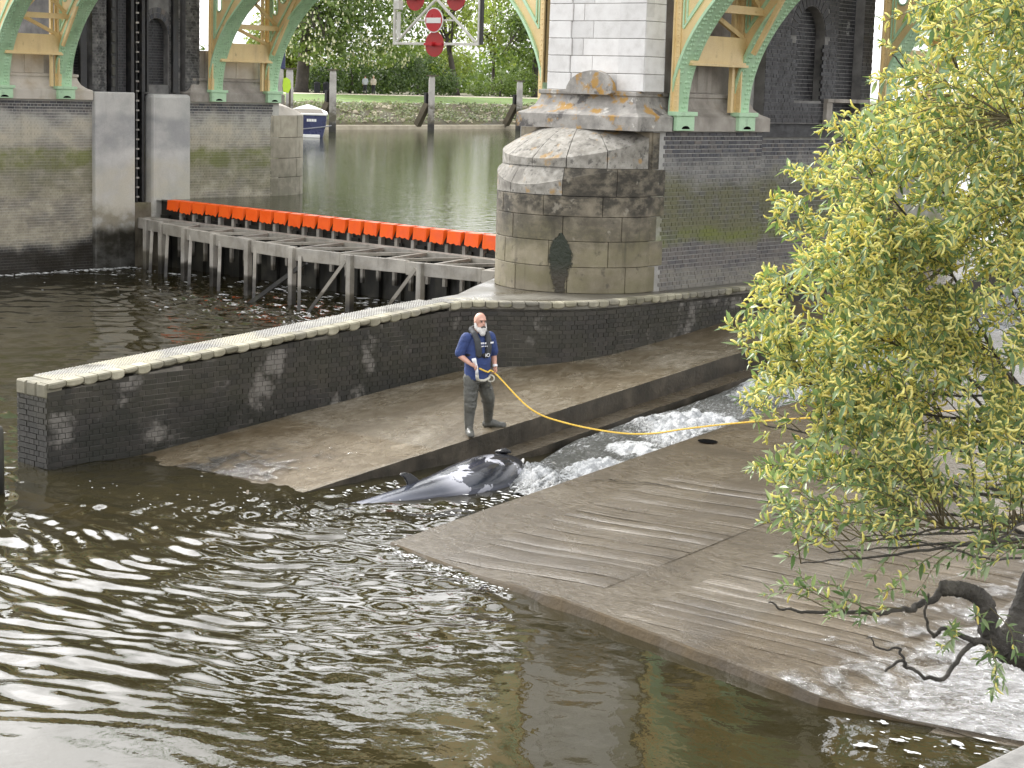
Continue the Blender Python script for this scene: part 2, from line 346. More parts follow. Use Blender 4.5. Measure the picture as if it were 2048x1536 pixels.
M['timber'] = surf('timber', [(0.21, 0.195, 0.172), (0.35, 0.33, 0.298), (0.47, 0.445, 0.40)], 2.2, 0.8, rnd=0.12, bump=0.4, bscale=35, streak=0.25,
                   zones=[((0.018, 0.016, 0.013), -1.5, 0.52, 0.1, 0.97, 0.9, 0.35), ((0.36, 0.32, 0.24), 0.4, 1.6, 0.5, 0.35, 0.5, 0.8)])
M['pile'] = surf('pile', [(0.010, 0.010, 0.009), (0.022, 0.021, 0.018), (0.05, 0.047, 0.035)], 1.6, 0.45, bump=0.5, bscale=22, streak=0.6, streakcol=(0.075, 0.075, 0.045))
M['orange'] = surf('orange', [(0.92, 0.10, 0.001), (0.99, 0.12, 0.002), (1.0, 0.14, 0.002)], 4, 0.5, rnd=0.05, bump=0.1, bscale=25, spots=[((0.45, 0.05, 0.005), 6, 0.64, 0.74, 0.35)])
M['coping'] = surf('coping', [(0.14, 0.13, 0.085), (0.27, 0.25, 0.18), (0.40, 0.375, 0.285)], 2.6, 0.75, rnd=0.32, bump=0.5, bscale=40, spots=[((0.15, 0.14, 0.12), 0.9, 0.50, 0.62, 0.75), ((0.2, 0.2, 0.06), 4, 0.6, 0.7, 0.4)])
# slip concrete: brown algae and pale worn concrete, pale tones also painting wet sheen
def slip_mat(name, cols, gloss, flow=(1, 1, 1), fscale=9.0, b=0.5, tint=0.0):
    t = NT(name); p = t.pos
    big = t.noise(p, 0.55, 6, 0.6, 0.6); mid = t.noise(t.mapped(p, flow), fscale, 6, 0.65, 0.8); sm = t.noise(p, 26, 5, 0.7)
    col = t.ramp(t.math('ADD', t.math('MULTIPLY', big, 0.62), t.math('MULTIPLY', mid, 0.38)), [(0.36, cols[0]), (0.47, cols[1]), (0.56, cols[2]), (0.68, cols[3])])
    col = t.mix(0.5, col, t.mix(t.rng(sm, 0.3, 0.7), (0.3, 0.3, 0.3), (0.7, 0.7, 0.7)), 'OVERLAY')
    if tint: col = t.mix(1.0, col, t.rng(t.rnd(), 0, 1, 1-tint, 1+tint, smooth=False), 'MULTIPLY')
    wet = t.rng(big, 0.40, 0.60)
    pr = t.principled(**{'Base Color': col, 'Roughness': t.fmix(wet, gloss[0], gloss[1]), 'Specular IOR Level': 0.5})
    t.L(t.bump(t.math('ADD', t.math('MULTIPLY', mid, 0.7), t.math('MULTIPLY', sm, 0.5)), b, 0.03), pr.inputs['Normal'])
    return t.mat
BROWN4 = [(0.052, 0.037, 0.017), (0.105, 0.081, 0.048), (0.185, 0.157, 0.112), (0.32, 0.285, 0.225)]
M['slip'] = slip_mat('slip', BROWN4, (0.40, 0.22), (1, 0.5, 1), 9, 0.7)
M['slip_right'] = slip_mat('slip_right', [(0.036, 0.026, 0.013), (0.068, 0.052, 0.031), (0.108, 0.089, 0.062), (0.17, 0.148, 0.112)], (0.32, 0.17), (0.45, 1, 1), 12, 0.7)
M['slip_panel'] = slip_mat('slip_panel', [(0.036, 0.025, 0.011), (0.066, 0.050, 0.029), (0.11, 0.09, 0.062), (0.2, 0.175, 0.14)], (0.34, 0.17), (0.16, 4.2, 1), 6, 0.7, tint=0.08)  # pale streak tones paint the sheen of running water
M['slip_edge'] = surf('slip_edge', [(0.035, 0.023, 0.009), (0.06, 0.041, 0.017), (0.09, 0.063, 0.03)], 2.0, 0.7, bump=0.8, bscale=20)
M['kerb_side'] = surf('kerb_side', [(0.018, 0.015, 0.010), (0.042, 0.034, 0.023), (0.085, 0.07, 0.05)], 2.2, 0.5, bump=0.9, bscale=18, streak=0.4, streakcol=(0.01, 0.012, 0.005))
M['ledge'] = surf('ledge', [(0.07, 0.06, 0.04), (0.12, 0.11, 0.09), (0.17, 0.16, 0.13)], 1.3, 0.4, bump=0.4, bscale=14)
M['bed'] = surf('bed', [(0.07, 0.058, 0.022), (0.09, 0.073, 0.030)], 0.6, 0.9, bump=0)

# ------------------------------------------------------------------ slipway ground
SL_A, SL_Y0 = 0.095, 17.3
def zs(y): return SL_A*(y-SL_Y0) if y > SL_Y0 else 0.035*(y-SL_Y0)
KX, CHX, RX = -18.4, -18.0, -15.55            # kerb edge, channel edge, right slab edge
WALLPTS = [(-21.93, 15.7), (-21.86, 18.0), (-21.79, 21.0), (-21.70, 23.8), (-21.45, 24.45), (-20.98, 24.95), (-20.52, 25.6), (-20.28, 26.4), (-20.2, 27.4), (-20.19, 31.0), (-20.19, 36.5)]
def wall_x(y):
    for a, b in zip(WALLPTS, WALLPTS[1:]):
        if a[1] <= y <= b[1]: return a[0]+(b[0]-a[0])*(y-a[1])/(b[1]-a[1])
    return WALLPTS[0][0] if y < WALLPTS[0][1] else WALLPTS[-1][0]
def cop_z(y): return 1.22+0.0765*(min(y, 24.0)-15.7)

def sheet(name, mat, xf0, xf1, y0, y1, zf, nx, ny, thick, label=None, kind='structure', amp=0.012, parent=None, smooth=True):
    """a slab with an uneven top and real sides"""
    mb = MB(); top = []
    for j in range(ny+1):
        y = y0+(y1-y0)*j/ny; row = []
        for i in range(nx+1):
            x0, x1 = xf0(y), xf1(y); x = x0+(x1-x0)*i/nx
            row.append((x, y, zf(y)+amp*fbm(x*0.9, y*0.9, 3.3, 5)*(1 if 0 < i < nx else 0.6)))
        top.append(row)
    vs = [p for r in top for p in r]; w = nx+1
    fs = [(j*w+i, j*w+i+1, (j+1)*w+i+1, (j+1)*w+i) for j in range(ny) for i in range(nx)]
    ring = [j*w+nx for j in range(ny+1)] ; left = [j*w for j in range(ny+1)]
    k = len(vs)
    mb.add(vs, fs, 0)
    def side(idx, flip):
        base = len(mb.v); pts = [mb.v[i] for i in idx]
        vv = pts + [(p[0], p[1], p[2]-thick) for p in pts]; n = len(pts)
        ff = [(i, i+1, n+i+1, n+i) if not flip else (i+1, i, n+i, n+i+1) for i in range(n-1)]
        mb.add(vv, ff, 1)
    side(ring, True); side(left, False); side(list(range(w)), True); side([ny*w+i for i in range(w)], False)
    o = mb.build(name, [mat, M['kerb_side']], parent, smooth=False)
    o.data.polygons.foreach_set('use_smooth', [m == 0 for m in mb.m])
    if parent is None: tag(o, label, kind=kind)
    return o

def jag(y): return KX + 0.025*fbm(y*2.3, 1.7, 0, 4) + 0.012*fbm(y*9, 4.2, 0, 3)
slip_left = sheet('slipway_left', M['slip'], lambda y: wall_x(y)-0.25, jag, 15.2, 48, zs, 40, 220, 0.55, amp=0.016)
slip_strip = sheet('slipway_strip', M['slip_right'], lambda y: KX-0.2, lambda y: CHX+0.015*fbm(y*3, 9), 16.5, 48, lambda y: zs(y)-0.33, 4, 90, 0.4)
slip_chan = sheet('slipway_channel', M['kerb_side'], lambda y: CHX-0.1, lambda y: RX+0.1, 16.5, 48, lambda y: zs(y)-0.55, 6, 60, 0.3)
def front_y(x):                                # the right slab's lower edge runs obliquely
    x = np.asarray(x, float); v = 15.98 - 0.215*(x+15.4)+np.where(x > -8.6, 0.42*np.maximum(x+8.6, 0)**1.1, 0)
    return float(v) if v.ndim == 0 else v
def zr(x, y):
    hf = max(0.02, min(0.11, 0.02+0.06*(x+13.9)));
    if x > -9.2: hf = max(0.02, 0.11-0.06*(x+9.2))
    base = 0.085*(y-15.98+0.215*(min(x, -8.6)+15.4)-(0.42*max(x+8.6, 0)**1.1))
    return base+hf*math.exp(-max(0, y-front_y(x))/5.0)
mb = MB(); NXR, NYR = 90, 150; rows = []
for j in range(NYR+1):
    q = j/NYR; row = []
    for i in range(NXR+1):
        x = RX + (-3.5-RX)*i/NXR; yf = front_y(x)+0.03*fbm(x*2, 5.1)+0.1; y = yf+(48-yf)*q**1.6
        z = zr(x, y)
        if i == 0: x += 0.02*fbm(y*3, 2.2)
        row.append((x, y, z+0.012*fbm(x*0.8, y*0.8, 7.1, 5)))
    rows.append(row)
w = NXR+1
mb.add([p for r in rows for p in r], [(j*w+i, j*w+i+1, (j+1)*w+i+1, (j+1)*w+i) for j in range(NYR) for i in range(NXR)], 0)
fr = rows[0]; n = len(fr)                        # bull-nosed front edge sloping down under water
mb.add(fr+[(p[0], p[1]-0.012, p[2]-0.02) for p in fr]+[(p[0]+0.0, p[1]-0.05, min(p[2]-0.06, -0.05)) for p in fr]+[(p[0], p[1]-0.07, p[2]-0.7) for p in fr],
       [(a*n+i+1, a*n+i, (a+1)*n+i, (a+1)*n+i+1) for a in range(3) for i in range(n-1)], 2)
lf = [r[0] for r in rows]; n = len(lf)
mb.add(lf+[(p[0], p[1], p[2]-0.75) for p in lf], [(i+1, i, n+i, n+i+1) for i in range(n-1)], 1)
slip_right = mb.build('slipway_right', [M['slip_right'], M['kerb_side'], M['slip_edge']])
slip_right.data.polygons.foreach_set('use_smooth', [m == 0 for m in mb.m])
for o, lab in ((slip_left, 'wide wet brown concrete boat slip the standing man is on'), (slip_strip, 'low wet concrete strip below the kerb beside the channel'),
               (slip_chan, 'dark floor of the narrow rushing channel'), (slip_right, 'broad wet concrete slip with ribbed panels nearest the camera')):
    tag(o, lab, kind='structure')
# ribbed raised panels on the right slab; every rib is a piece of its own
prng = random.Random(5)
def rib_panel(x0, x1, y0, y1):
    y = y0
    while y < y1:
        dy = prng.uniform(0.20, 0.42)
        nx = 16; mb = MB(); ga, gb = [], []
        h = prng.uniform(0.004, 0.022); ph = prng.uniform(0, 20)
        prof = [(0, 0.0), (0.12, 0.75), (0.4, 1.0), (0.75, 0.8), (0.97, -0.02)]
        for k, (f, hh) in enumerate(prof):
            for i in range(nx+1):
                x = x0+(x1-x0)*i/nx
                wob = 0.022*fbm(x*1.1+ph, y*0.3, 1.3, 3)
                e = 0.0 if i in (0, nx) else 1.0
                yy = y+f*dy+wob
                ga.append((x, yy, zr(x, yy)+0.004+h*hh*e*(0.7+1.1*fbm(x*1.6+ph, yy*3, 5))))
        w = nx+1
        mb.add(ga, [(a*w+i, a*w+i+1, (a+1)*w+i+1, (a+1)*w+i) for a in range(len(prof)-1) for i in range(nx)])
        mb.build('slip_rib', M['slip_panel'], slip_right, smooth=True)
        y += dy*1.02
rib_panel(-14.55, -12.15, 15.98, 20.6)
rib_panel(-11.42, -8.1, 15.3, 20.2)
rib_panel(-7.5, -4.6, 14.6, 18.4)
# drain hole and crack in the right slab, flat black for their inner dark
mb = MB(); cxh, cyh = -15.2, 22.3
mb.add([(cxh+0.16*math.cos(a)*1.0, cyh+0.11*math.sin(a), zr(cxh, cyh+0.11*math.sin(a))+0.018) for a in np.linspace(0, 2*math.pi, 14)[:-1]], [tuple(range(13))])
mb.build('drain_hole', M['void'], slip_right)
mb = MB(); cp = [(-15.3, 19.65), (-15.1, 19.85), (-14.9, 19.8), (-14.6, 19.97), (-14.2, 20.0)]
for a, b in zip(cp, cp[1:]):
    mb.add([(a[0], a[1]-0.012, zr(*a)+0.02), (b[0], b[1]-0.008, zr(*b)+0.02), (b[0], b[1]+0.008, zr(*b)+0.02), (a[0], a[1]+0.018, zr(*a)+0.02)], [(0, 1, 2, 3)])
mb.build('crack', M['void'], slip_right)
# submerged timber steps at the foot of the left slip, and a second lower shelf
def planks(x0, x1, y0, y1, z, n, name):
    for i in range(n):
        xa = x0+(x1-x0)*i/n; xb = x0+(x1-x0)*(i+0.9)/n
        mb = MB(); mb.box((xa, y0, z-0.1), (xb, y1, z), rnd=prng.random())
        mb.build(name, M['sub_plank'], slip_left)
M['sub_plank'] = surf('sub_plank', [(0.11, 0.075, 0.03), (0.16, 0.11, 0.05), (0.2, 0.145, 0.075)], 3, 0.8, rnd=0.25, bump=0.2)
planks(-20.1, -18.2, 14.95, 15.75, -0.11, 9, 'submerged_plank')
mb = MB(); mb.box((-21.9, 14.6, -0.5), (-17.6, 16.2, -0.22)); mb.build('submerged_step', M['sub_plank'], slip_left)
# river bed
mb = MB(); mb.add([(-140, -30, -0.42), (40, -30, -0.42), (40, 60, -0.42), (-140, 60, -0.42)], [(0, 1, 2, 3)])
tag(mb.build('river_bed', M['bed']), 'murky river bed below the lower water', kind='structure')
# ------------------------------------------------------------------ brick and stone builders
brng = random.Random(3)
UNIT = {}
def unit_brick(L_, H_, D_, mat):
    k = (round(L_, 3), round(H_, 3), D_, mat.name)
    if k not in UNIT:
        mb = MB(); mb.r = []; c = 0.004
        # box with softened outer edges (u, outward, z)
        o = [(-L_/2, -H_/2), (L_/2, -H_/2), (L_/2, H_/2), (-L_/2, H_/2)]; i = [(-L_/2+c, -H_/2+c), (L_/2-c, -H_/2+c), (L_/2-c, H_/2-c), (-L_/2+c, H_/2-c)]
        mb.add([(u, -D_, z) for u, z in o]+[(u, -c, z) for u, z in o]+[(u, 0, z) for u, z in i],
               [(0, 1, 5, 4), (1, 2, 6, 5), (2, 3, 7, 6), (3, 0, 4, 7), (4, 5, 9, 8), (5, 6, 10, 9), (6, 7, 11, 10), (7, 4, 8, 11), (8, 9, 10, 11)], rnd=0.0)
        me = mb.mesh('brick'); me.materials.append(mat); UNIT[k] = me
    return UNIT[k]

def lay_bricks(parent, frame, u0, u1, z0f, z1f, mat, keep=None, single=None, course=0.08, stretch=0.232, joint=0.010, proud=0.009, nmax=300, bigname='brickwork'):
    """English bond on a face given by frame(u, z, d). Bricks picked by single(u, z) become parts, the rest one joined part."""
    mb = MB(); cand = []
    zmin = min(z0f(u0), z0f(u1), z0f((u0+u1)/2)); zmax = max(z1f(u0), z1f(u1))
    row = 0; z = zmin
    while z < zmax:
        bl = stretch if row % 2 == 0 else stretch/2
        u = u0 - (0 if row % 2 == 0 else stretch/4)
        while u < u1:
            a = max(u, u0)+joint/2; b = min(u+bl, u1)-joint/2; uc = (a+b)/2
            za, zb = z+joint/2, z+course-joint/2
            if b-a > 0.03 and za >= z0f(uc)-0.02 and zb <= z1f(uc)+0.005 and (keep is None or keep(uc, (za+zb)/2)):
                if single is not None and b-a > 0.08:
                    s = single(uc, (za+zb)/2)
                    if s is not None: cand.append((s, a, b, za, zb)); u += bl; continue
                cand.append((None, a, b, za, zb))
            u += bl
        z += course; row += 1
    one = sorted([c for c in cand if c[0] is not None], key=lambda c: c[0]); rest = [c for c in cand if c[0] is None]+one[nmax:]
    for s, a, b, za, zb in one[:nmax]:
        uc, zc = (a+b)/2, (za+zb)/2; e = 0.01; d = proud+brng.uniform(-0.003, 0.004)
        p = Vector(frame(uc, zc, d)); du = (Vector(frame(uc+e, zc, d))-p).normalized(); dn = (Vector(frame(uc, zc, d+e))-p).normalized(); dz = (Vector(frame(uc, zc+e, d))-p).normalized()
        m4 = Matrix(((du.x, dn.x, dz.x, p.x), (du.y, dn.y, dz.y, p.y), (du.z, dn.z, dz.z, p.z), (0, 0, 0, 1)))
        inst('brick', unit_brick(b-a, zb-za, 0.035, mat), parent, m4)
    for s, a, b, za, zb in rest:
        d = proud+brng.uniform(-0.003, 0.004); r = brng.random(); q = -0.03
        pts = [frame(a, za, q), frame(b, za, q), frame(b, za, d), frame(a, za, d), frame(a, zb, q), frame(b, zb, q), frame(b, zb, d), frame(a, zb, d)]
        k = len(mb.v); mb.v += [tuple(p) for p in pts]; mb.r += [r]*8
        mb.f += [(k+3, k+2, k+6, k+7), (k, k+3, k+7, k+4), (k+2, k+1, k+5, k+6), (k+7, k+6, k+5, k+4), (k, k+1, k+2, k+3)]; mb.m += [0]*5
    if mb.f:
        o = mb.build(bigname, mat, parent, fix=True); o['kind'] = 'stuff'
    return

def block(name, mat, parent, frame, u0, u1, z0, z1, d0=-0.2, d1=0.012, nu=1, gap=0.006, bevel=0.012, sub=None):
    """one dressed stone (curved if nu > 1)"""
    mb = MB(); u0 += gap; u1 -= gap; z0 += gap; z1 -= gap; c = bevel; r = brng.random()
    prof = [(z0, d0), (z0, d1-c), (z0+c, d1), (z1-c, d1), (z1, d1-c), (z1, d0)]
    us = [u0, u0+c]+[u0+(u1-u0)*i/nu for i in range(1, nu)]+[u1-c, u1]
    rings = []
    for k, u in enumerate(us):
        e = c if k in (0, len(us)-1) else 0
        rings.append([frame(u, z, d if d == d0 else min(d, d1-e)) for z, d in prof])
    mb.rings(rings, rnd=r)
    return mb.build(name, mat, parent, fix=True)

# ------------------------------------------------------------------ the brick wall beside the slip
def poly_len(P):
    s = [0]
    for a, b in zip(P, P[1:]): s.append(s[-1]+math.hypot(b[0]-a[0], b[1]-a[1]))
    return s
def smooth_poly(P, n=6):
    out = []
    for i in range(len(P)-1):
        p0 = P[max(i-1, 0)]; p1 = P[i]; p2 = P[i+1]; p3 = P[min(i+2, len(P)-1)]
        for k in range(n):
            t = k/n; out.append(tuple(0.5*((2*p1[j])+(-p0[j]+p2[j])*t+(2*p0[j]-5*p1[j]+4*p2[j]-p3[j])*t*t+(-p0[j]+3*p1[j]-3*p2[j]+p3[j])*t**3) for j in (0, 1)))
    out.append(P[-1]); return out
WP = smooth_poly(WALLPTS, 5); WS = poly_len(WP)
def wp_at(u):
    u = max(0.0, min(u, WS[-1]-1e-4)); i = int(np.searchsorted(WS, u, 'right'))-1; i = max(0, min(i, len(WP)-2))
    f = (u-WS[i])/(WS[i+1]-WS[i]); a, b = WP[i], WP[i+1]; dx, dy = b[0]-a[0], b[1]-a[1]; l = math.hypot(dx, dy)
    return a[0]+dx*f, a[1]+dy*f, dy/l, -dx/l
def wframe(u, z, d):
    x, y, nx, ny = wp_at(u); return (x+nx*d, y+ny*d, z)
wall = thing('slip_wall', 'long dark brick wall with pale coping bricks beside the boat slip', 'wall', (-22.0, 15.7, 0))
U24 = 8.3
WW = 0.72
mb = MB(); rings = []
for i in range(0, len(WP)):
    u = WS[i]; x, y, nx, ny = wp_at(u); zt = cop_z(y)-0.13
    tw = WW if u < U24 else WW+min(1.2, (u-U24)*0.9)
    rings.append([(x, y, -1), (x, y, zt), (x-nx*tw, y-ny*tw, zt), (x-nx*tw, y-ny*tw, -1)])
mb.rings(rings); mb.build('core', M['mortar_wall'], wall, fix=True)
camp = Vector((0, 0, HC))
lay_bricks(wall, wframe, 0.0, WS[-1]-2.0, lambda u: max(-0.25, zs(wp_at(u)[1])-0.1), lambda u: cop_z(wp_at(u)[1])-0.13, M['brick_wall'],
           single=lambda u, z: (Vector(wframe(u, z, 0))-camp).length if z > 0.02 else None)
def eframe(u, z, d): return (-21.93-WW+u, 15.7-d, z)
lay_bricks(wall, eframe, 0.0, WW, lambda u: -0.25, lambda u: 1.09, M['brick_wall'], bigname='end_brickwork')
# coping: individual rounded setts along the edge, studded paving bricks on top
M['stud'] = surf('stud', [(0.22, 0.215, 0.2), (0.33, 0.32, 0.295), (0.43, 0.42, 0.38)], 0.8, 0.7, rnd=0.16, bump=0.3, bscale=50, spots=[((0.5, 0.46, 0.34), 0.55, 0.5, 0.6, 0.65), ((0.13, 0.125, 0.11), 1.3, 0.58, 0.68, 0.6)])
def coping_sett(u0, u1, back=0.2):
    mb = MB(); r = brng.random(); c = 0.02; low = 0.095+brng.uniform(-0.02, 0.045); nn = 5; rings = []
    for k in range(nn+1):
        f = k/nn; u = u0+0.010+(u1-u0-0.020)*f; z1 = cop_z(wp_at(u)[1]); e = 1-abs(2*f-1)**3
        zl = z1-low*(0.8+0.2*e)
        rings.append([wframe(u, z1-0.13, -back), wframe(u, zl, 0.012), wframe(u, zl+c, 0.03), wframe(u, z1-c, 0.032), wframe(u, z1, 0.012), wframe(u, z1, -back)])
    mb.rings(rings, rnd=r); mb.build('coping_brick', M['coping'], wall, fix=True)
u = 0.0
while u < 16.5:
    w = 0.235 if u > 0.3 else 0.3
    coping_sett(u, u+w); u += w
for k in range(3):                              # coping bricks across the near end
    xa = -21.93-WW+k*WW/3
    def ef(u, z, d, xa=xa): return (xa+u, 15.7-d, z)
    block('coping_brick', M['coping'], wall, ef, 0, WW/3, 1.0, 1.22, d0=-0.25, d1=0.03, bevel=0.02)
u = 0.25
while u < U24+0.6:                               # paving bricks on top, three abreast, with raised studs
    for k in range(3):
        if k == 2 and u > U24-0.4: continue
        da = -0.2-k*0.175; mb = MB(); r = brng.random(); u1 = u+0.225
        P = lambda uu, dd, h: wframe(uu, cop_z(wp_at(uu)[1])+h, dd)
        mb.hexa([P(u, da-0.17, -0.12), P(u, da, -0.12), P(u1, da, -0.12), P(u1, da-0.17, -0.12), P(u, da-0.17, -0.004), P(u, da, -0.004), P(u1, da, -0.004), P(u1, da-0.17, -0.004)], rnd=r)
        for a in range(4):
            for b in range(3):
                ua = u+0.01+a*0.055; db = da-0.014-b*0.053
                mb.add([P(ua, db-0.04, -0.004), P(ua, db, -0.004), P(ua+0.04, db, -0.004), P(ua+0.04, db-0.04, -0.004), P(ua+0.012, db-0.028, 0.01), P(ua+0.012, db-0.012, 0.01), P(ua+0.028, db-0.012, 0.01), P(ua+0.028, db-0.028, 0.01)],
                       [(4, 5, 6, 7), (0, 1, 5, 4), (1, 2, 6, 5), (2, 3, 7, 6), (3, 0, 4, 7)], rnd=r)
        mb.build('paving_brick', M['stud'], wall, fix=True)
    u += 0.23
# concrete ledge round the foot of the right pier
ZL_ = 1.85
mb = MB(); top = []; bot = []
idx = [i for i in range(len(WP)) if WS[i] >= U24-0.2]
pts = [WP[i] for i in idx]
ring = pts+[(-24.0, 36.5), (-24.0, 27.6), (-23.2, 26.1), (-22.5, 24.9), (-22.3, 24.0)]
mb.add([(x, y, ZL_) for x, y in ring]+[(x, y, ZL_-0.5) for x, y in ring], [tuple(range(len(ring)))]+[(i, (i+1) % len(ring), len(ring)+(i+1) % len(ring), len(ring)+i) for i in range(len(ring))])
mb.build('ledge', M['ledge'], wall, fix=True)

# ------------------------------------------------------------------ right pier
XR, XRL, CY, RR = -20.7, -23.9, 28.15, 1.6
CXN = (XR+XRL)/2
SK = -1.45/23.7
def ysk(x): return (x+44.4)*SK                   # the bridge runs slightly askew to the piers
pier = thing('bridge_pier', 'right hand brick and stone river pier with rounded cutwater', 'bridge pier', (CXN, 30.0, 1.85), group='bridge piers')
mb = MB()
mb.box((XRL, CY, -1), (XR-0.002, 31.78, 4.82)); mb.box((XRL+0.3, 31.78, -1), (XR-0.36, 36.1, 12.0)); mb.box((XRL, 36.1, -1), (XR-0.002, 40.0, 4.82))
mb.build('core', M['mortar_right'], pier)
def rface(u, z, d): return (XR+d, u, z)
topz = 4.80
lay_bricks(pier, rface, 28.3, 31.8, lambda u: ZL_, lambda u: topz, M['brick_right'], keep=lambda u, z: not (u < 28.45 and z > 0), joint=0.016, proud=0.012,
           single=lambda u, z: -z if z > 3.7 else None)
def rface2(u, z, d): return (XR-0.36+d, u, z)
ARC_C, ARC_W, ARC_Z, SILL = 33.58, 0.55, 6.75, 5.45
def in_arch(u, z, g=0.0):
    if not (ARC_C-ARC_W-g < u < ARC_C+ARC_W+g) or z < SILL-g: return False
    return z < ARC_Z or (u-ARC_C)**2+(z-ARC_Z)**2*0.8 < (ARC_W+g)**2
lay_bricks(pier, rface2, 31.8, 36.1, lambda u: ZL_, lambda u: 4.7, M['brick_right'], joint=0.015, proud=0.012, bigname='brickwork')
# dark tower with arched recess: projecting piers of brick, recessed panels between
def rface3(dx): return lambda u, z, d: (XR-0.36+dx+d, u, z)
mb = MB()
mb.box((XR-0.6, 31.75, 4.7), (XR-0.24, 36.1, 5.0)); mb.build('string_course', M['brick_dark'], pier)
arc = [(ARC_C-ARC_W, SILL)]+[(ARC_C-ARC_W*math.cos(a), ARC_Z+ARC_W*1.1*math.sin(a)) for a in np.linspace(0, math.pi, 15)]+[(ARC_C+ARC_W, SILL)]
pm = plate([(31.95, 4.98), (34.62, 4.98), (34.62, 9.0), (31.95, 9.0)], [arc], 0.24, lambda u, v, w: (XR-0.36+w, u, v))
pm.build('tower_face', M['mortar_dark'], pier)
def out_arch(u, z): return not in_arch(u, z, 0.02) and not (in_arch(u, z, 0.24) and z > ARC_Z-0.12)
lay_bricks(pier, rface3(0.24), 31.95, 34.62, lambda u: 5.0, lambda u: 7.9, M['brick_dark'], keep=out_arch, bigname='tower_brickwork')
lay_bricks(pier, rface3(0.004), ARC_C-ARC_W, 36.1, lambda u: 5.0, lambda u: 7.9, M['brick_dark'], keep=lambda u, z: in_arch(u, z, 0.05) or u > 34.62, bigname='recess_brickwork')
mb = MB(); mb.box((XR-0.36, 35.68, 4.98), (XR-0.125, 36.1, 9)); mb.build('tower_strip', M['mortar_dark'], pier)
lay_bricks(pier, rface3(0.235), 35.68, 36.1, lambda u: 5.0, lambda u: 7.9, M['brick_dark'], bigname='strip_brickwork')
for k in range(16):                              # ring of voussoirs round the arch head
    a0 = math.pi*k/16; a1 = math.pi*(k+0.86)/16; mb = MB(); r0, r1 = ARC_W+0.01, ARC_W+0.22
    q = lambda r, a, w: (XR-0.12+w, ARC_C-r*math.cos(a), ARC_Z+1.1*r*math.sin(a))
    mb.hexa([q(r0, a0, -.05), q(r0, a1, -.05), q(r1, a1, -.05), q(r1, a0, -.05), q(r0, a0, .014), q(r0, a1, .014), q(r1, a1, .014), q(r1, a0, .014)], rnd=brng.random())
    mb.build('voussoir', M['brick_dark'], pier, fix=True)
mb = MB(); mb.box((XR-0.5, 34.2, 4.98), (XR+0.02, 35.9, 5.06)); mb.box((XR-0.3, 34.2, 5.06), (XR-0.02, 34.42, 5.42)); mb.box((XR-0.35, 34.2, 5.42), (XR+0.0, 35.9, 5.50))
mb.build('sill', M['plinth'], pier, bevel=0.01)
# rounded cutwater of big dressed stones
def nframe(u, z, d):                              # u: angle 0..pi from right side round the nose
    return (CXN+(RR+d)*math.cos(u), CY-(RR+d)*1.03*math.sin(u), z)
courses = [1.85, 2.33, 2.80, 3.25, 3.62]
joff = [0.0, 0.33, 0.1, 0.45]
for k in range(4):
    z0, z1 = courses[k], courses[k+1]; a = -0.10-0.10*(k % 2); step = math.pi/4.6; first = True
    aa = a; nxt = joff[k]*step+0.35
    while aa < math.pi*0.98:
        b = min(math.pi, nxt); block('cutwater_stone', M['cut_stone'], pier, nframe if aa >= 0 else nframe, aa, b, z0, z1, d0=-0.25, nu=10, gap=0.0035, bevel=0.009)
        aa = b; nxt = b+step
mb = MB(); mb.rings([[nframe(a, z, -0.03) for a in np.linspace(-0.12, math.pi, 40)]+[(XRL+0.02, CY+0.3, z), (XR-0.05, CY+0.3, z)] for z in (-0.5, 3.61)])
mb.build('cutwater_core', M['joint'], pier, fix=True)
# weathered course with sloping top at the nose
def za(a): return 4.12-0.46*max(0, math.sin(a))**3*(0.35+0.65*(a/math.pi))
def wcourse(a0, a1):
    rings = []
    for a in np.linspace(a0+0.004, a1-0.004, 10):
        zt = za(a); inn = 0.17*max(0, math.sin(a))**2*min(1, max(0, (a-0.7)/0.6))
        rings.append([nframe(a, 3.63, -0.25), nframe(a, 3.63, 0.012), nframe(a, zt-0.01, 0.014), nframe(a, zt, 0.0), nframe(a, 4.13, -0.02-inn), nframe(a, 4.13, -0.5)])
    mb = MB(); mb.rings(rings, rnd=brng.random()); return mb.build('weathered_stone', M['cap_stone'] if a0 > 1.0 else M['cut_stone'], pier, fix=True)
for a0, a1 in ((-0.1, 0.5), (0.5, 1.12), (1.12, 1.85), (1.85, 2.5), (2.5, math.pi)): wcourse(a0, a1)
# domed cap stones
def zed(a): return 4.27+0.46*(1-max(0, math.sin(a))**0.9)*(1.0 if a < 1.57 else 0.6)
def capst(a0, a1, s0, s1):
    mb = MB(); A = np.linspace(a0+0.006, a1-0.006, 9); S = np.linspace(s0, s1, 6); grid = []
    def P(a, s):
        inn = 0.015+0.15*max(0, math.sin(a))**2*min(1, max(0, (a-0.7)/0.6)); r = (RR-inn)*(1-s)
        zt = zed(a)+(4.98-zed(a))*(1-(1-s)**1.9)
        return (CXN+r*math.cos(a), CY-r*1.03*math.sin(a), zt)
    g = [[P(a, s) for a in A] for s in S]; n = len(A)
    rim = [(p[0], p[1], 4.135) for p in g[0]]; vs = rim+[p for r in g for p in r]
    fs = [(i, i+1, n+i+1, n+i) for i in range(n-1)]+[((k+1)*n+i, (k+1)*n+i+1, (k+2)*n+i+1, (k+2)*n+i) for k in range(len(S)-1) for i in range(n-1)]
    mb.add(vs, fs, rnd=brng.random())
    # side cheeks
    for e in (0, n-1):
        col = [rim[e]]+[g[k][e] for k in range(len(S))]; c2 = [(p[0], p[1], 4.1) for p in col]
        m = len(col); mb.add(col+c2, [(i, i+1, m+i+1, m+i) for i in range(m-1)])
    return mb.build('cap_stone', M['cap_stone'], pier, fix=True)
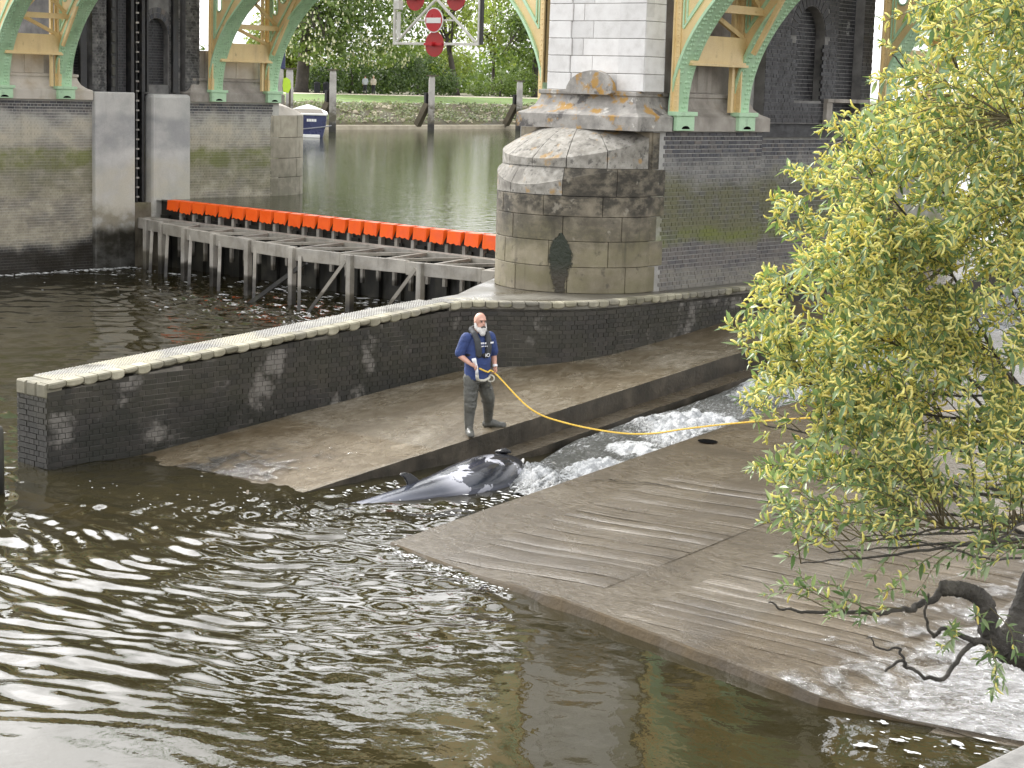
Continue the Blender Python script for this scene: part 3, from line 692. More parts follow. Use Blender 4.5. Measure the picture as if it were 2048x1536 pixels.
for a0, a1 in ((0.0, 0.62), (0.62, 1.1), (1.1, 1.6), (1.6, 2.1), (2.1, 2.6), (2.6, math.pi)): capst(a0, a1, 0.0, 0.58 if a0 < 2 else 0.6)
capst(0.0, 1.55, 0.6, 0.97); capst(1.55, math.pi, 0.6, 0.97)
mb = MB(); mb.box((XRL+0.1, CY-0.1, 3.6), (XR-0.01, 28.45, 4.80)); mb.build('cap_backing', M['cut_stone'], pier)
# wet algae stain where water seeps from the joint: a thin film of growth on the stone
mb = MB(); sg = []
prof = [(2.95, 0.012), (2.92, 0.02), (2.86, 0.055), (2.79, 0.085), (2.72, 0.10), (2.55, 0.125), (2.4, 0.125), (2.28, 0.10), (2.15, 0.085), (2.0, 0.075), (1.86, 0.06)]
ac = 1.12
for z, hw in prof: hw *= 1.45; sg.append([nframe(ac-hw+2*hw*i/8+0.05*fbm(z*4, i*0.9)+0.02*fbm(z*17, i*3.1), z+0.03*fbm(i*2.3, z*3), 0.0155) for i in range(9)])
mb.rings(sg, closed=False, cap=False); mb.r = [min(1, 1.15*(1-abs(2*(k % 9)/8-1))**0.8)*(1 if (k//9) > 1 else 0.6)*(1 if (k//9) < 9 else 0.75) for k in range(len(mb.v))]; mb.build('algae_stain', M['seep'], pier)
# quoin stones at the change from stone to brick
for k in range(4):
    z0, z1 = courses[k], courses[k+1]
    block('quoin_stone', M['cut_stone'], pier, rface, CY-0.02, CY+(0.42 if k % 2 else 0.2), z0, z1, d0=-0.3, d1=0.016)
block('quoin_stone', M['cut_stone'], pier, rface, CY-0.02, CY+0.42, 3.63, 4.12, d0=-0.3, d1=0.016); block('quoin_stone', M['cut_stone'], pier, rface, CY-0.02, CY+0.2, 4.12, 4.8, d0=-0.3, d1=0.016)

PLP = [(0.0, 4.82), (0.36, 4.82), (0.36, 5.08), (0.33, 5.10), (0.22, 5.15), (0.12, 5.24), (0.06, 5.36), (0.04, 5.44), (0.075, 5.45), (0.075, 5.52), (0.0, 5.53)]
def plinth_piece(parent, x0, x1, y0, y1, mat, scale=1.0, prof=PLP):
    """moulded stone base swept round a rectangle"""
    mb = MB(); rings = []
    for d, z in prof:
        d *= scale; rings.append([(x0-d, y0-d, z), (x1+d, y0-d, z), (x1+d, y1+d, z), (x0-d, y1+d, z)])
    mb.rings(rings); return mb.build('plinth', mat, parent, fix=True, bevel=0.008)
# base under the ribs, then the pilaster standing on it
plinth_piece(pier, -23.1, -20.94, 27.86, 28.55, M['lichen_stone'])
mb = MB(); rings = []
for d, z in PLP: rings.append([(-23.5-d*0.8, 28.56, z), (-20.94+d, 28.56, z), (-20.94+d, 31.5+d, z), (-23.5-d*0.8, 31.5+d, z)])
mb.rings(rings); mb.build('plinth', M['plinth'], pier, fix=True, bevel=0.008)
mb = MB(); mb.box((-23.45, 28.4, 5.5), (-20.95, 31.45, 12)); mb.build('stone_core', M['plinth'], pier)
for y0, y1 in ((29.2, 29.8), (29.8, 30.35)):
    def sf(u, z, d): return (-20.95+d, u, z)
    block('panel_stone', M['plinth'], pier, sf, y0, y1, 5.53, 6.2, d0=-0.1, d1=0.02)
# granite pilaster courses, slightly battered
PX0, PX1, PY = -23.08, -20.80, 27.95
mb = MB(); mb.box((PX0+0.02, PY+0.02, 5.5), (PX1-0.02, 28.55, 12)); mb.build('pilaster_core', M['joint_pale'], pier)
zc = 5.53; k = 0
while zc < 9:
    h = 0.318
    def pf(u, z, d): return (u, PY-d+0.012*(z-5.5), z)
    xs = [PX0, PX0+0.56, PX0+(1.02 if k % 2 else 0.82), PX0+1.66, PX1] if k % 2 == 0 else [PX0, PX0+0.53, PX0+1.05, PX0+1.68, PX1]
    for xa, xb in zip(xs, xs[1:]):
        cen = 0.03 if PX0+0.5 < (xa+xb)/2 < PX0+1.7 else 0.0
        block('granite_block', M['granite'], pier, pf, xa, xb, zc, zc+h, d0=-0.2, d1=0.012-cen+0.03, gap=0.0045, bevel=0.007)
    def pf2(u, z, d): return (PX1+d-0.012*(z-5.5), u, z)
    block('granite_block', M['granite'], pier, pf2, PY-0.02, 28.55, zc, zc+h, d0=-0.2, d1=0.012, gap=0.0045, bevel=0.007)
    zc += h; k += 1
# rounded boss with lichen at the foot of the pilaster
mb = MB(); rings = []
for s in np.linspace(0, 1, 7):
    rr = 0.44*(1-s**2.4*0.25); rings.append([(-21.75+rr*math.cos(a)*(1.0 if math.cos(a) > 0 else 1.45), PY-0.02-0.30*(1-s), 5.50+(rr*math.sin(a))*(0.9+0.1*s)) for a in np.linspace(0, math.pi, 14)]+[(-22.2, PY-0.02-0.30*(1-s), 5.46), (-21.4, PY-0.02-0.30*(1-s), 5.46)])
mb.rings(rings); mb.build('boss', M['lichen_stone'], pier, fix=True, smooth=False)

# ------------------------------------------------------------------ left pier
XL = -44.4
lp = thing('bridge_pier', 'left hand brick river pier with concrete gate guides and dark slot', 'bridge pier', (XL-1.6, 35.0, 0), group='bridge piers')
mb = MB(); mb.box((XL-3.2, 24.0, -1), (XL, 34.78, 4.82)); mb.box((XL-3.2, 35.49, -1), (XL, 40.55, 4.82)); mb.box((XL-3.2, 34.7, -1), (XL-0.55, 35.6, 4.82)); mb.build('core', M['mortar_left'], lp)
def lface(u, z, d): return (XL+d, u, z)
lay_bricks(lp, lface, 28.0, 33.4, lambda u: -0.1, lambda u: 4.80, M['brick_left'], joint=0.014, proud=0.007)
lay_bricks(lp, lface, 36.85, 40.3, lambda u: 1.5, lambda u: 4.80, M['brick_left'], joint=0.014, proud=0.007)
mb = MB(); mb.box((XL-0.3, 33.38, -1), (XL+0.16, 34.80, 5.06)); mb.build('gate_guide', M['gate_concrete'], lp, bevel=0.03)
mb = MB(); mb.box((XL-0.3, 35.47, 1.0), (XL+0.16, 36.90, 5.03)); mb.build('gate_guide', M['gate_concrete'], lp, bevel=0.10)
mb = MB(); mb.box((XL-0.5, 34.76, -1), (XL+0.05, 35.9, 1.86)); mb.build('gate_sill', M['cut_stone'], lp, bevel=0.02)
mb = MB(); mb.box((XL-0.56, 34.80, 1.86), (XL-0.5, 35.47, 9)); mb.build('slot_back', M['void'], lp)  # black sheet standing in for the shade deep in the slot
for dy, wd, nm in ((34.93, 0.10, 'guide_rail'), (35.07, 0.06, 'guide_rail'), (35.30, 0.10, 'guide_rail')):
    mb = MB(); mb.box((XL-0.45, dy-wd/2, 1.86), (XL-0.1, dy+wd/2, 9.2)); mb.build(nm, M['black_steel'], lp, bevel=0.01)
for k in range(26):
    mb = MB(); z = 2.0+k*0.28; mb.box((XL-0.1, 35.02, z), (XL-0.06, 35.12, z+0.05)); mb.build('rack_tooth', M['timber'], lp)
# upstream cutwater stones
def uframe(u, z, d): return (XL-1.6+(1.6+d)*math.cos(u), 40.3+(2.35+d)*math.sin(u), z)
zc = [1.2, 1.85, 2.5, 3.1, 3.75, 4.45]
for k in range(5):
    a = -0.05
    while a < 2.2:
        b = a+0.62+0.12*(k % 2); block('cutwater_stone', M['cut_stone2'] if 'cut_stone2' in M else M['cut_stone'], lp, uframe, a, b, zc[k], zc[k+1], d0=-0.3, nu=5, gap=0.006); a = b
mb = MB(); mb.rings([[uframe(a, 4.45, 0) for a in np.linspace(-0.05, math.pi, 20)], [uframe(a, 4.82-0.33*math.sin(max(a, 0)), -0.15) for a in np.linspace(-0.05, math.pi, 20)], [uframe(a, 4.86, -0.9) for a in np.linspace(-0.05, math.pi, 20)]])
mb.build('cutwater_cap', M['plinth_pale'], lp, fix=True)
mb = MB(); mb.rings([[uframe(a, z, -0.03) for a in np.linspace(-0.05, math.pi, 20)] for z in (0, 4.46)]); mb.build('cutwater_core', M['joint'], lp, fix=True)
for y0, y1, mt in ((24.0, 33.0, 'plinth_pale'), (37.25, 40.35, 'plinth')):
    mb = MB(); rings = []
    for d, z in PLP: rings.append([(-47, y0-d, z), (XL-0.26+d, y0-d, z), (XL-0.26+d, y1+d, z), (-47, y1+d, z)])
    mb.rings(rings); mb.build('plinth', M[mt], lp, fix=True, bevel=0.008)
    mb = MB(); mb.box((-47, y0, 5.5), (XL-0.27, y1-0.05, 6.35)); mb.build('stone_block', M['plinth'], lp)
for y0, y1 in ((30.7, 31.3), (31.3, 31.95), (38.25, 39.0), (39.0, 39.9)):
    def sf(u, z, d): return (XL-0.27+d, u, z)
    block('panel_stone', M['plinth_pale'], lp, sf, y0, y1, 5.53, 6.33, d0=-0.1, d1=0.02)
# dark tower above the gate slot
mb = MB(); mb.box((-47.3, 32.9, 4.8), (XL-0.45, 37.6, 12)); mb.build('tower_core', M['mortar_dark'], lp)
def tf(dx): return lambda u, z, d: (XL-0.45+dx+d, u, z)
lay_bricks(lp, tf(0), 32.9, 37.6, lambda u: 5.0, lambda u: 7.9, M['brick_dark'], proud=0.012, bigname='tower_brickwork')
for y0, y1 in ((33.55, 34.05), (34.45, 34.75), (36.35, 36.75), (36.95, 37.5)):
    mb = MB(); mb.box((XL-0.5, y0, 5.03), (XL-0.2, y1, 9)); mb.build('tower_strip', M['mortar_dark'], lp)
    lay_bricks(lp, tf(0.25), y0, y1, lambda u: 5.04, lambda u: 7.9, M['brick_grey'] if y0 not in (34.45,) else M['brick_dark'], proud=0.012, bigname='strip_brickwork')
aw = 0.42; ac_ = 35.9
arc = [(ac_-aw, 5.3)]+[(ac_-aw*math.cos(a), 6.75+aw*1.15*math.sin(a)) for a in np.linspace(0, math.pi, 13)]+[(ac_+aw, 5.3)]
pm = plate([(35.36, 5.03), (36.38, 5.03), (36.38, 9), (35.36, 9)], [arc], 0.22, lambda u, v, w: (XL-0.45+w, u, v)); pm.build('arch_surround', M['mortar_dark'], lp)
for k in range(12):
    a0 = math.pi*k/12; a1 = math.pi*(k+0.84)/12; mb = MB()
    for r0, r1 in ((aw+0.01, aw+0.13), (aw+0.15, aw+0.27)):
        q = lambda r, a, w: (XL-0.23+w, ac_-r*math.cos(a), 6.75+1.15*r*math.sin(a))
        mb.hexa([q(r0, a0, -.05), q(r0, a1, -.05), q(r1, a1, -.05), q(r1, a0, -.05), q(r0, a0, .014), q(r0, a1, .014), q(r1, a1, .014), q(r1, a0, .014)], rnd=brng.random())
    mb.build('voussoir', M['brick_right'], lp, fix=True)
mb = MB(); mb.box((XL-0.44, 35.4, 5.03), (XL-0.3, 36.35, 5.3)); mb.build('recess_sill', M['plinth'], lp)
for y, wd, dpt in ((33.25, 0.22, 0.2), (34.22, 0.14, 0.12), (34.38, 0.05, 0.2), (34.86, 0.1, 0.05), (35.22, 0.12, 0.0), (35.42, 0.07, 0.06), (36.5, 0.2, 0.1)):
    mb = MB(); mb.box((XL-0.3, y-wd/2, 5.07), (XL-dpt+0.02, y+wd/2, 9.2)); mb.build('guide_post', M['black_steel'], lp, bevel=0.008)
for k in range(12):
    mb = MB(); mb.box((XL-0.22, 34.16, 5.2+k*0.32), (XL-0.07, 34.28, 5.2+k*0.32+0.26)); mb.build('chain_link', M['pile'], lp, bevel=0.02)
M['timber_dark'] = surf('timber_dark', [(0.05, 0.045, 0.04), (0.09, 0.08, 0.07)], 2, 0.8, bump=0.2)
# ------------------------------------------------------------------ footbridge: two walkways of riveted arch ribs
ZSP = 5.18
def rib_curve(xa, xb, n=48):
    a = (xb-xa)/2; b = math.sqrt(2.3*a) if a < 9.5 else math.sqrt(2.3*10.2); cx = (xa+xb)/2
    pts = []
    for k in range(n+1):
        s = k/n; th = math.pi*(0.5-0.5*math.cos(math.pi*s)) if False else math.pi*s
        pts.append((cx-a*math.cos(th), ZSP+b*math.sin(th)))
    return pts, cx, a, b
def arch_rib(bridge, xa, xb, yl, first_end, second_end, wd=0.56):
    P_, cx, a, b = rib_curve(xa, xb, 72)
    yy = lambda x, d: yl+ysk(x)+d
    # normals outward (up/away from opening)
    nr = []
    for i in range(len(P_)):
        p = P_[max(i-1, 0)]; q = P_[min(i+1, len(P_)-1)]; t = Vector((q[0]-p[0], q[1]-p[1])).normalized(); nr.append((-t.y, t.x))
    # nr points inward-left of travel = up at crown
    mb = MB(); rings = []
    for (x, z), (nx, nz) in zip(P_, nr):
        rings.append([(x, yy(x, 0), z), (x, yy(x, wd), z), (x+nx*0.05, yy(x, wd), z+nz*0.05), (x+nx*0.05, yy(x, 0), z+nz*0.05)])
    mb.rings(rings); fl = mb.build('arch_flange', M['green_paint'], bridge, fix=True)
    rv = MB(); s = 0; acc = 0
    for i in range(1, len(P_)):
        x0, z0 = P_[i-1]; x1, z1 = P_[i]; ln = math.hypot(x1-x0, z1-z0); k = 0
        while acc < ln:
            f = acc/ln; x = x0+(x1-x0)*f; z = z0+(z1-z0)*f; nx, nz = nr[i]
            if z < 8.3:
                for dd in (0.07, 0.15, 0.41, 0.49) if k % 2 == 0 else (0.11, 0.19, 0.37, 0.45):
                    c = Vector((x, yy(x, dd), z)); n3 = Vector((-nx, 0, -nz)); t3 = Vector((nz, 0, -nx)); r = 0.032
                    pts = [c+t3*r*math.cos(q)+Vector((0, 1, 0))*r*math.sin(q) for q in (0.5, 1.55, 2.6, 3.64, 4.7, 5.75)]
                    rv.add([tuple(p) for p in pts]+[tuple(c+n3*0.045)], [(j, (j+1) % 6, 6) for j in range(6)])
            acc += 0.092; k += 1
        acc -= ln
    o = rv.build('rivets', M['green_paint'], bridge, smooth=True, fix=False); o['kind'] = 'stuff'
    # cream web with openings; runs from pier to crown and up to the deck
    ZT = 10.4
    for sgn, end, xe in ((1, first_end, xa), (-1, second_end, xb)):
        if not end: continue
        half = [p for p in P_ if (p[0] <= cx+1e-6) == (sgn == 1) or abs(p[0]-cx) < 1e-6]
        half = sorted(half, key=lambda p: sgn*p[0])
        XW = xe+sgn*2.5; near = [(x, z+0.01) for x, z in half[1:] if sgn*(x-XW) < 0]
        far_ = [(x, z+0.01) for x, z in half if sgn*(x-XW) >= 0]
        outer = [(xe+sgn*0.02, ZT), (xe+sgn*0.02, ZSP)]+near+far_+[(x, min(ZT, z+0.36)) for x, z in reversed(far_)]+[(XW, ZT)]
        def cap_hole(x, z0, z1, r):
            return [(x+r*math.cos(q), z0+r*math.sin(q)) for q in np.linspace(math.pi, 2*math.pi, 9)]+[(x+r*math.cos(q), z1+r*math.sin(q)) for q in np.linspace(0, math.pi, 9)]
        def circ(x, z, r): return [(x+r*math.cos(q), z+r*math.sin(q)) for q in np.linspace(0, 2*math.pi, 17)[:-1]]
        hx = xe+sgn*0.42; holes = [cap_hole(hx, 7.62, 9.0, 0.11), circ(xe+sgn*0.78, 7.98, 0.12), circ(xe+sgn*1.25, 8.75, 0.3), circ(xe+sgn*1.75, 9.55, 0.38)]
        pm = plate(outer, holes, 0.04, lambda u, v, w: (u, yy(u, 0.07)+w, v)); pm.build('arch_web', M['cream'], bridge)
        # green mouldings: ring round each opening, upright and raking bead
        for h in holes:
            mb = MB(); pts = [(x, yy(x, 0.065), z) for x, z in h]; mb.tube(pts+[pts[0], pts[1]], 0.022, 6, cap=False); mb.build('moulding', M['green_paint'], bridge, smooth=True)
        for off in (0.0, 0.075):
            mb = MB(); x = xe+sgn*(0.19+off); mb.bar((x, yy(x, 0.055), 6.72+off*1.8), (x, yy(x, 0.055), ZT-0.1), 0.03, 0.035, upv=(0, 1, 0)); mb.build('moulding', M['green_paint'], bridge)
            mb = MB(); x1 = xe+sgn*2.4; mb.bar((x, yy(x, 0.055), 6.70+off*1.8), (x1, yy(x1, 0.055), 9.4+off), 0.03, 0.035, upv=(0, 1, 0)); mb.build('moulding', M['green_paint'], bridge)
        # stiffener strip with rivets against the pier
        mb = MB(); mb.box((min(xe, xe+sgn*0.14), yy(xe, 0.03), ZSP), (max(xe, xe+sgn*0.14), yy(xe, 0.07), ZT)); mb.box((min(xe, xe+sgn*0.03), yy(xe, -0.02), ZSP), (max(xe, xe+sgn*0.03), yy(xe, 0.2), ZT))
        mb.build('stiffener', M['cream'], bridge)
        rv = MB(); z = ZSP+0.1
        while z < 8.2:
            c = (xe+sgn*0.09, yy(xe, 0.03), z); rv.sphere(c, 0.018, 6, 4, sc=(1, 0.7, 1)); z += 0.1
        o = rv.build('rivets', M['cream'], bridge, smooth=True); o['kind'] = 'stuff'
        # cast shoe on the plinth
        mb = MB(); x0, x1 = sorted((xe-sgn*0.02, xe+sgn*0.20)); mb.box((x0, yy(xe, -0.05), 5.11), (x1, yy(xe, wd+0.05), 5.19)); mb.build('shoe_plate', M['green_paint'], bridge, bevel=0.008)
        x0, x1 = sorted((xe+sgn*0.02, xe+sgn*0.17)); mb = MB(); mb.box((x0, yy(xe, 0.0), 4.835), (x1, yy(xe, wd), 5.11)); mb.build('shoe', M['green_paint'], bridge, bevel=0.012)
        mb = MB(); xq = xe+sgn*0.172; ym = yy(xe, wd/2)
        pts = [(xq, ym+0.13*math.cos(q), 4.87+0.06*math.sin(q)) for q in np.linspace(0, math.pi, 9)]; mb.add(pts, [tuple(range(9)) if sgn < 0 else tuple(reversed(range(9)))]); mb.build('shoe_slot', M['void'], bridge)  # flat black face painted for the shade inside the slot
def bracing(bridge, xe, sgn, yA, yB):
    """cross beams and diagonal ties between a pair of ribs near the pier"""
    x = xe+sgn*0.10; ya = yA+ysk(x)+0.3; yb = yB+ysk(x)+0.1
    mb = MB(); x0, x1 = sorted((x, x+sgn*0.1)); mb.box((x0, ya, 6.08), (x1, yb, 6.60)); x0, x1 = sorted((x-sgn*0.05, x+sgn*0.16)); mb.box((x0, ya, 6.04), (x1, yb, 6.09)); mb.build('cross_beam', M['cream'], bridge, bevel=0.005)
    x2 = x+sgn*0.35; mb = MB(); x0, x1 = sorted((x2, x2+sgn*0.12)); mb.box((x0, ya, 7.05), (x1, yb, 7.17)); mb.box((x0, ya, 7.02), (x1+0.04, yb, 7.05)); mb.build('cross_beam', M['cream'], bridge)
    for (p, q) in (((x2, ya, 8.6), (x2, yb-0.05, 7.2)), ((x2, ya+0.35, 7.15), (x2, yb, 8.6)), ((x+sgn*.05, ya+0.5, 7.1), (x+sgn*0.05, yb-0.1, 6.6)), ((x2, yb-0.15, 6.3), (x2+sgn*1.3, yb-0.1, 8.6))):
        mb = MB(); mb.bar(p, q, 0.07, 0.09); mb.build('brace', M['cream'], bridge)
    mb = MB(); mb.box((min(xe, xe+sgn*.08), yb-0.28, ZSP), (max(xe, xe+sgn*.08), yb-0.2, 8.6)); mb.build('upright', M['cream'], bridge)
for nm, lab, ya, yb in (('footbridge', 'nearer footbridge walkway on cream and green riveted arches', 30.05, 32.10), ('footbridge', 'farther footbridge walkway on cream and green arches behind the gate tower', 37.65, 39.9)):
    br = thing(nm, lab, 'footbridge', (-34, (ya+yb)/2, 5), group='twin footbridge walkways')
    for yl in (ya, yb):
        arch_rib(br, XL+0.05, XRL-0.02, yl, True, True)
        arch_rib(br, XR+0.03, -4.3, yl, True, False)
    for xe, sg in ((XL+0.05, 1), (XRL-0.02, -1), (XR+0.03, 1)): bracing(br, xe, sg, ya, yb)
    mb = MB(); mb.hexa([(-68, ya+ysk(-68)-0.1, 10.4), (-4, ya+ysk(-4)-0.1, 10.4), (-4, yb+ysk(-4)+0.7, 10.4), (-68, yb+ysk(-68)+0.7, 10.4), (-68, ya+ysk(-68)-0.1, 10.75), (-4, ya+ysk(-4)-0.1, 10.75), (-4, yb+ysk(-4)+0.7, 10.75), (-68, yb+ysk(-68)+0.7, 10.75)])
    mb.build('deck', M['timber_dark'], br)
    for dy in (ya-0.05, yb+0.62):
        mb = MB(); mb.bar((-68, dy+ysk(-68), 11.75), (-4, dy+ysk(-4), 11.75), 0.1, 0.1)
        for k in range(160): x = -68+k*0.4; mb.bar((x, dy+ysk(x), 10.7), (x, dy+ysk(x), 11.75), 0.06, 0.03)
        mb.build('parapet', M['green_paint'], br)

# ------------------------------------------------------------------ hanging navigation sign frame under the far walkway
M['galv'] = surf('galv', [(0.55, 0.54, 0.5), (0.68, 0.67, 0.62), (0.74, 0.73, 0.68)], 5, 0.55, bump=0.1)
M['sign_red'] = surf('sign_red', [(0.46, 0.015, 0.02), (0.52, 0.02, 0.028)], 3, 0.4, bump=0.03)
M['disc_red'] = surf('disc_red', [(0.36, 0.03, 0.03), (0.44, 0.04, 0.04)], 3, 0.5, bump=0.05)
M['sign_white'] = surf('sign_white', [(0.78, 0.78, 0.76), (0.82, 0.82, 0.8)], 3, 0.4, bump=0)
sf_ = thing('sign_frame', 'white hanging frame with red no entry sign and red warning discs', 'sign', (-34.45, 37.0, 6.6))
YS = 37.0; xl, xr = -35.97, -32.93
def bar2(name, a, b, w, mat=M['galv'], par=sf_, y=YS):
    mb = MB(); mb.bar((a[0], y, a[1]), (b[0], y, b[1]), w, w, upv=(0, 1, 0)); return mb.build(name, mat, par, bevel=0.006)
bar2('frame_post', (xl, 6.58), (xl, 10.4), 0.06); bar2('frame_post', (xr, 6.58), (xr, 10.4), 0.06); bar2('frame_bar', (xl, 6.61), (xr, 6.61), 0.065)
bar2('frame_bar', (xl, 8.9), (xr, 8.9), 0.06)
mb = MB(); mb.box((xr+0.05, YS-0.02, 6.6), (xr+0.11, YS+0.06, 10.3)); mb.build('back_channel', M['black_steel'], sf_)
mb = MB(); mb.box((xl+0.07, YS, 6.75), (xl+0.13, YS+0.1, 7.45)); mb.build('cable_duct', M['galv'], sf_)
mb = MB(); mb.box((xl+0.02, YS-0.08, 7.5), (xl+0.22, YS+0.1, 7.75)); mb.build('junction_box', M['galv'], sf_, bevel=0.02)
bar2('frame_brace', (xl+0.1, 6.66), (-34.45, 7.78), 0.06); bar2('frame_brace', (xr-0.1, 6.66), (-34.45, 7.78), 0.06); bar2('frame_bar', (-35.1, 7.22), (-33.8, 7.22), 0.045)
def disc(name, c, r, mat, y, th=0.02, par=sf_):
    mb = MB(); n = 36
    for yy_ in (y, y+th): mb.v += [(c[0]+r*math.cos(2*math.pi*k/n), yy_, c[1]+r*math.sin(2*math.pi*k/n)) for k in range(n)]
    mb.r += [0.5]*(2*n); mb.f += [tuple(range(n)), tuple(reversed(range(n, 2*n)))]+[((k+1) % n, k, n+k, n+(k+1) % n) for k in range(n)]; mb.m += [0]*(n+2)
    return mb.build(name, mat, par)
ne = disc('no_entry_sign', (-34.45, 7.22), 0.325, M['sign_white'], YS-0.09)
disc('red_field', (-34.45, 7.22), 0.298, M['sign_red'], YS-0.096, par=ne)
mb = MB(); mb.box((-34.71, YS-0.104, 7.145), (-34.19, YS-0.098, 7.285)); mb.build('white_bar', M['sign_white'], ne)
for cx_, cz in ((-35.18, 7.80), (-33.72, 7.80), (-34.45, 6.60)):
    d = disc('warning_disc', (cx_, cz), 0.33, M['disc_red'], YS-0.05)
    mb = MB(); mb.tube([(cx_, YS-0.05, cz), (cx_, YS-0.20, cz)], [0.06, 0.05], 10); mb.box((cx_-0.35, YS-0.085, cz-0.035), (cx_+0.30, YS-0.055, cz+0.03)); mb.build('lamp_holder', M['sign_red'], d)

# ------------------------------------------------------------------ weir: sheet piles, orange panels, timber apron frame
weir = thing('weir', 'low weir of dark piles topped with bright orange panels and grey timber trestle', 'weir', (-34, 34, 0))
def wy(x): return 35.58+(x+43.35)*(-1.06/13.2)
x = XL+0.2; k = 0
while x < XRL:
    mb = MB(); dp = 0.12 if k % 2 else 0.0
    y0 = wy(x)+0.05+dp; mb.hexa([(x, y0, -1), (x+0.42, y0-0.03, -1), (x+0.42, y0+0.2, -1), (x, y0+0.2, -1), (x, y0, 1.5), (x+0.42, y0-0.03, 1.5), (x+0.42, y0+0.2, 1.5), (x, y0+0.2, 1.5)], rnd=brng.random())
    mb.hexa([(x, y0, -1), (x-0.03, y0+0.14, -1), (x, y0+0.2, -1), (x+0.02, y0+0.02, -1), (x, y0, 1.5), (x-0.03, y0+0.14, 1.5), (x, y0+0.2, 1.5), (x+0.02, y0+0.02, 1.5)])
    mb.build('sheet_pile', M['pile'], weir); x += 0.43; k += 1
# upper boards behind the panels
mb = MB(); mb.hexa([(XL, wy(XL)+0.12, 1.3), (XRL, wy(XRL)+0.12, 1.3), (XRL, wy(XRL)+0.2, 1.3), (XL, wy(XL)+0.2, 1.3), (XL, wy(XL)+0.12, 1.94), (XRL, wy(XRL)+0.12, 1.94), (XRL, wy(XRL)+0.2, 1.94), (XL, wy(XL)+0.2, 1.94)])
mb.build('weir_board', M['pile'], weir)
x = -43.55; pitch = 0.632; k = 0; orng = random.Random(8)
M['orange_edge'] = M['orange']
while x < XRL-0.3:
    y = wy(x); w = 0.44; mb = MB(); a = orng.uniform(-0.015, 0.015); zt = 1.985; zb = 1.665+orng.uniform(-0.03, 0.03)
    # bent sheet: flat top lip, front face with a folded right cheek
    f0 = y-0.16; n = 7; rr = []
    for i in range(n+1):
        xx = x+w*i/n; zb2 = zb+0.02*math.sin(i*2.1+k)-0.03*(i/n)**3
        rr.append([(xx, y+0.12, zt), (xx, f0, zt-0.01), (xx, f0-0.03, zb2), (xx, f0-0.015, zb2), (xx, f0+0.015, zt-0.025), (xx, y+0.12, zt-0.02)])
    mb.rings(rr, rnd=orng.random())
    mb.hexa([(x+w, f0-0.03, zb-0.03), (x+w+0.012, f0-0.02, zb-0.03), (x+w+0.05, f0+0.08, zt-0.15), (x+w+0.04, f0+0.08, zt-0.15), (x+w, f0, zt-0.012), (x+w+0.012, f0, zt-0.012), (x+w+0.06, f0+0.09, zt-0.012), (x+w+0.04, f0+0.09, zt-0.012)])
    mb.hexa([(x+w-0.01, f0+0.22, zt-0.05), (x+pitch, f0+0.22, zt-0.05), (x+pitch, f0+0.24, zt-0.05), (x+w-0.01, f0+0.24, zt-0.05), (x+w-0.01, f0+0.22, zt-0.002), (x+pitch, f0+0.22, zt-0.002), (x+pitch, y+0.12, zt-0.002), (x+w-0.01, y+0.12, zt-0.002)])
    mb.build('orange_panel', M['orange'], weir, fix=True)
    mb = MB(); mb.box((x+w-0.03, y-0.06, 1.2), (x+w+0.07, y+0.08, 1.62), rnd=orng.random()); mb.build('panel_post', M['timber'], weir)
    mb = MB(); mb.box((x+w-0.03, y-0.12, 0.42+orng.uniform(-0.1, 0.15)), (x+w+0.06, y-0.03, 1.35), rnd=orng.random()); mb.build('pile_batten', M['timber'], weir)
    x += pitch; k += 1
BEAM = [(-44.35, 35.05), (-43.5, 34.72), (-42.5, 34.36), (-40.5, 33.68), (-38.6, 33.12), (-36.7, 32.68), (-34.5, 32.12), (-32.7, 31.97), (-30.5, 31.98), (-28.2, 32.05), (-23.95, 32.2)]
for a, b in zip(BEAM, BEAM[1:]):
    mb = MB(); mb.bar((a[0], a[1], 1.27), (b[0], b[1], 1.30), 0.14, 0.31, rnd=brng.random()); mb.build('front_beam', M['timber'], weir, bevel=0.012)
REAR = [(x, wy(x)-0.35) for x in np.linspace(-44.3, -24.0, 9)]
for a, b in zip(REAR, REAR[1:]):
    mb = MB(); mb.bar((a[0], a[1], 1.36), (b[0], b[1], 1.36), 0.30, 0.16, rnd=brng.random()); mb.build('rear_beam', M['timber'], weir, bevel=0.012)
def beam_y(x):
    for a, b in zip(BEAM, BEAM[1:]):
        if a[0] <= x <= b[0]: return a[1]+(b[1]-a[1])*(x-a[0])/(b[0]-a[0])
    return BEAM[-1][1]
for x in [-42.6, -41.0, -39.4, -37.8, -36.2, -34.6, -33.0, -31.4, -29.8, -28.2, -26.6]:
    for (x0, x1) in ((x, x+0.9), (x+1.6, x+0.98)):
        mb = MB(); mb.bar((x0, beam_y(x0)+0.05, 1.38), (x1, wy(x1)-0.4, 1.38), 0.10, 0.07, rnd=brng.random()); mb.build('cross_tie', M['timber'], weir)
mb = MB()
mb.add([(-44.3, 35.1, 1.30), (-42.9, 34.5, 1.30), (-42.9, wy(-42.9)-0.3, 1.31), (-44.3, wy(-44.3)-0.3, 1.31)], [(0, 1, 2, 3)]); mb.build('deck_board', M['timber'], weir)
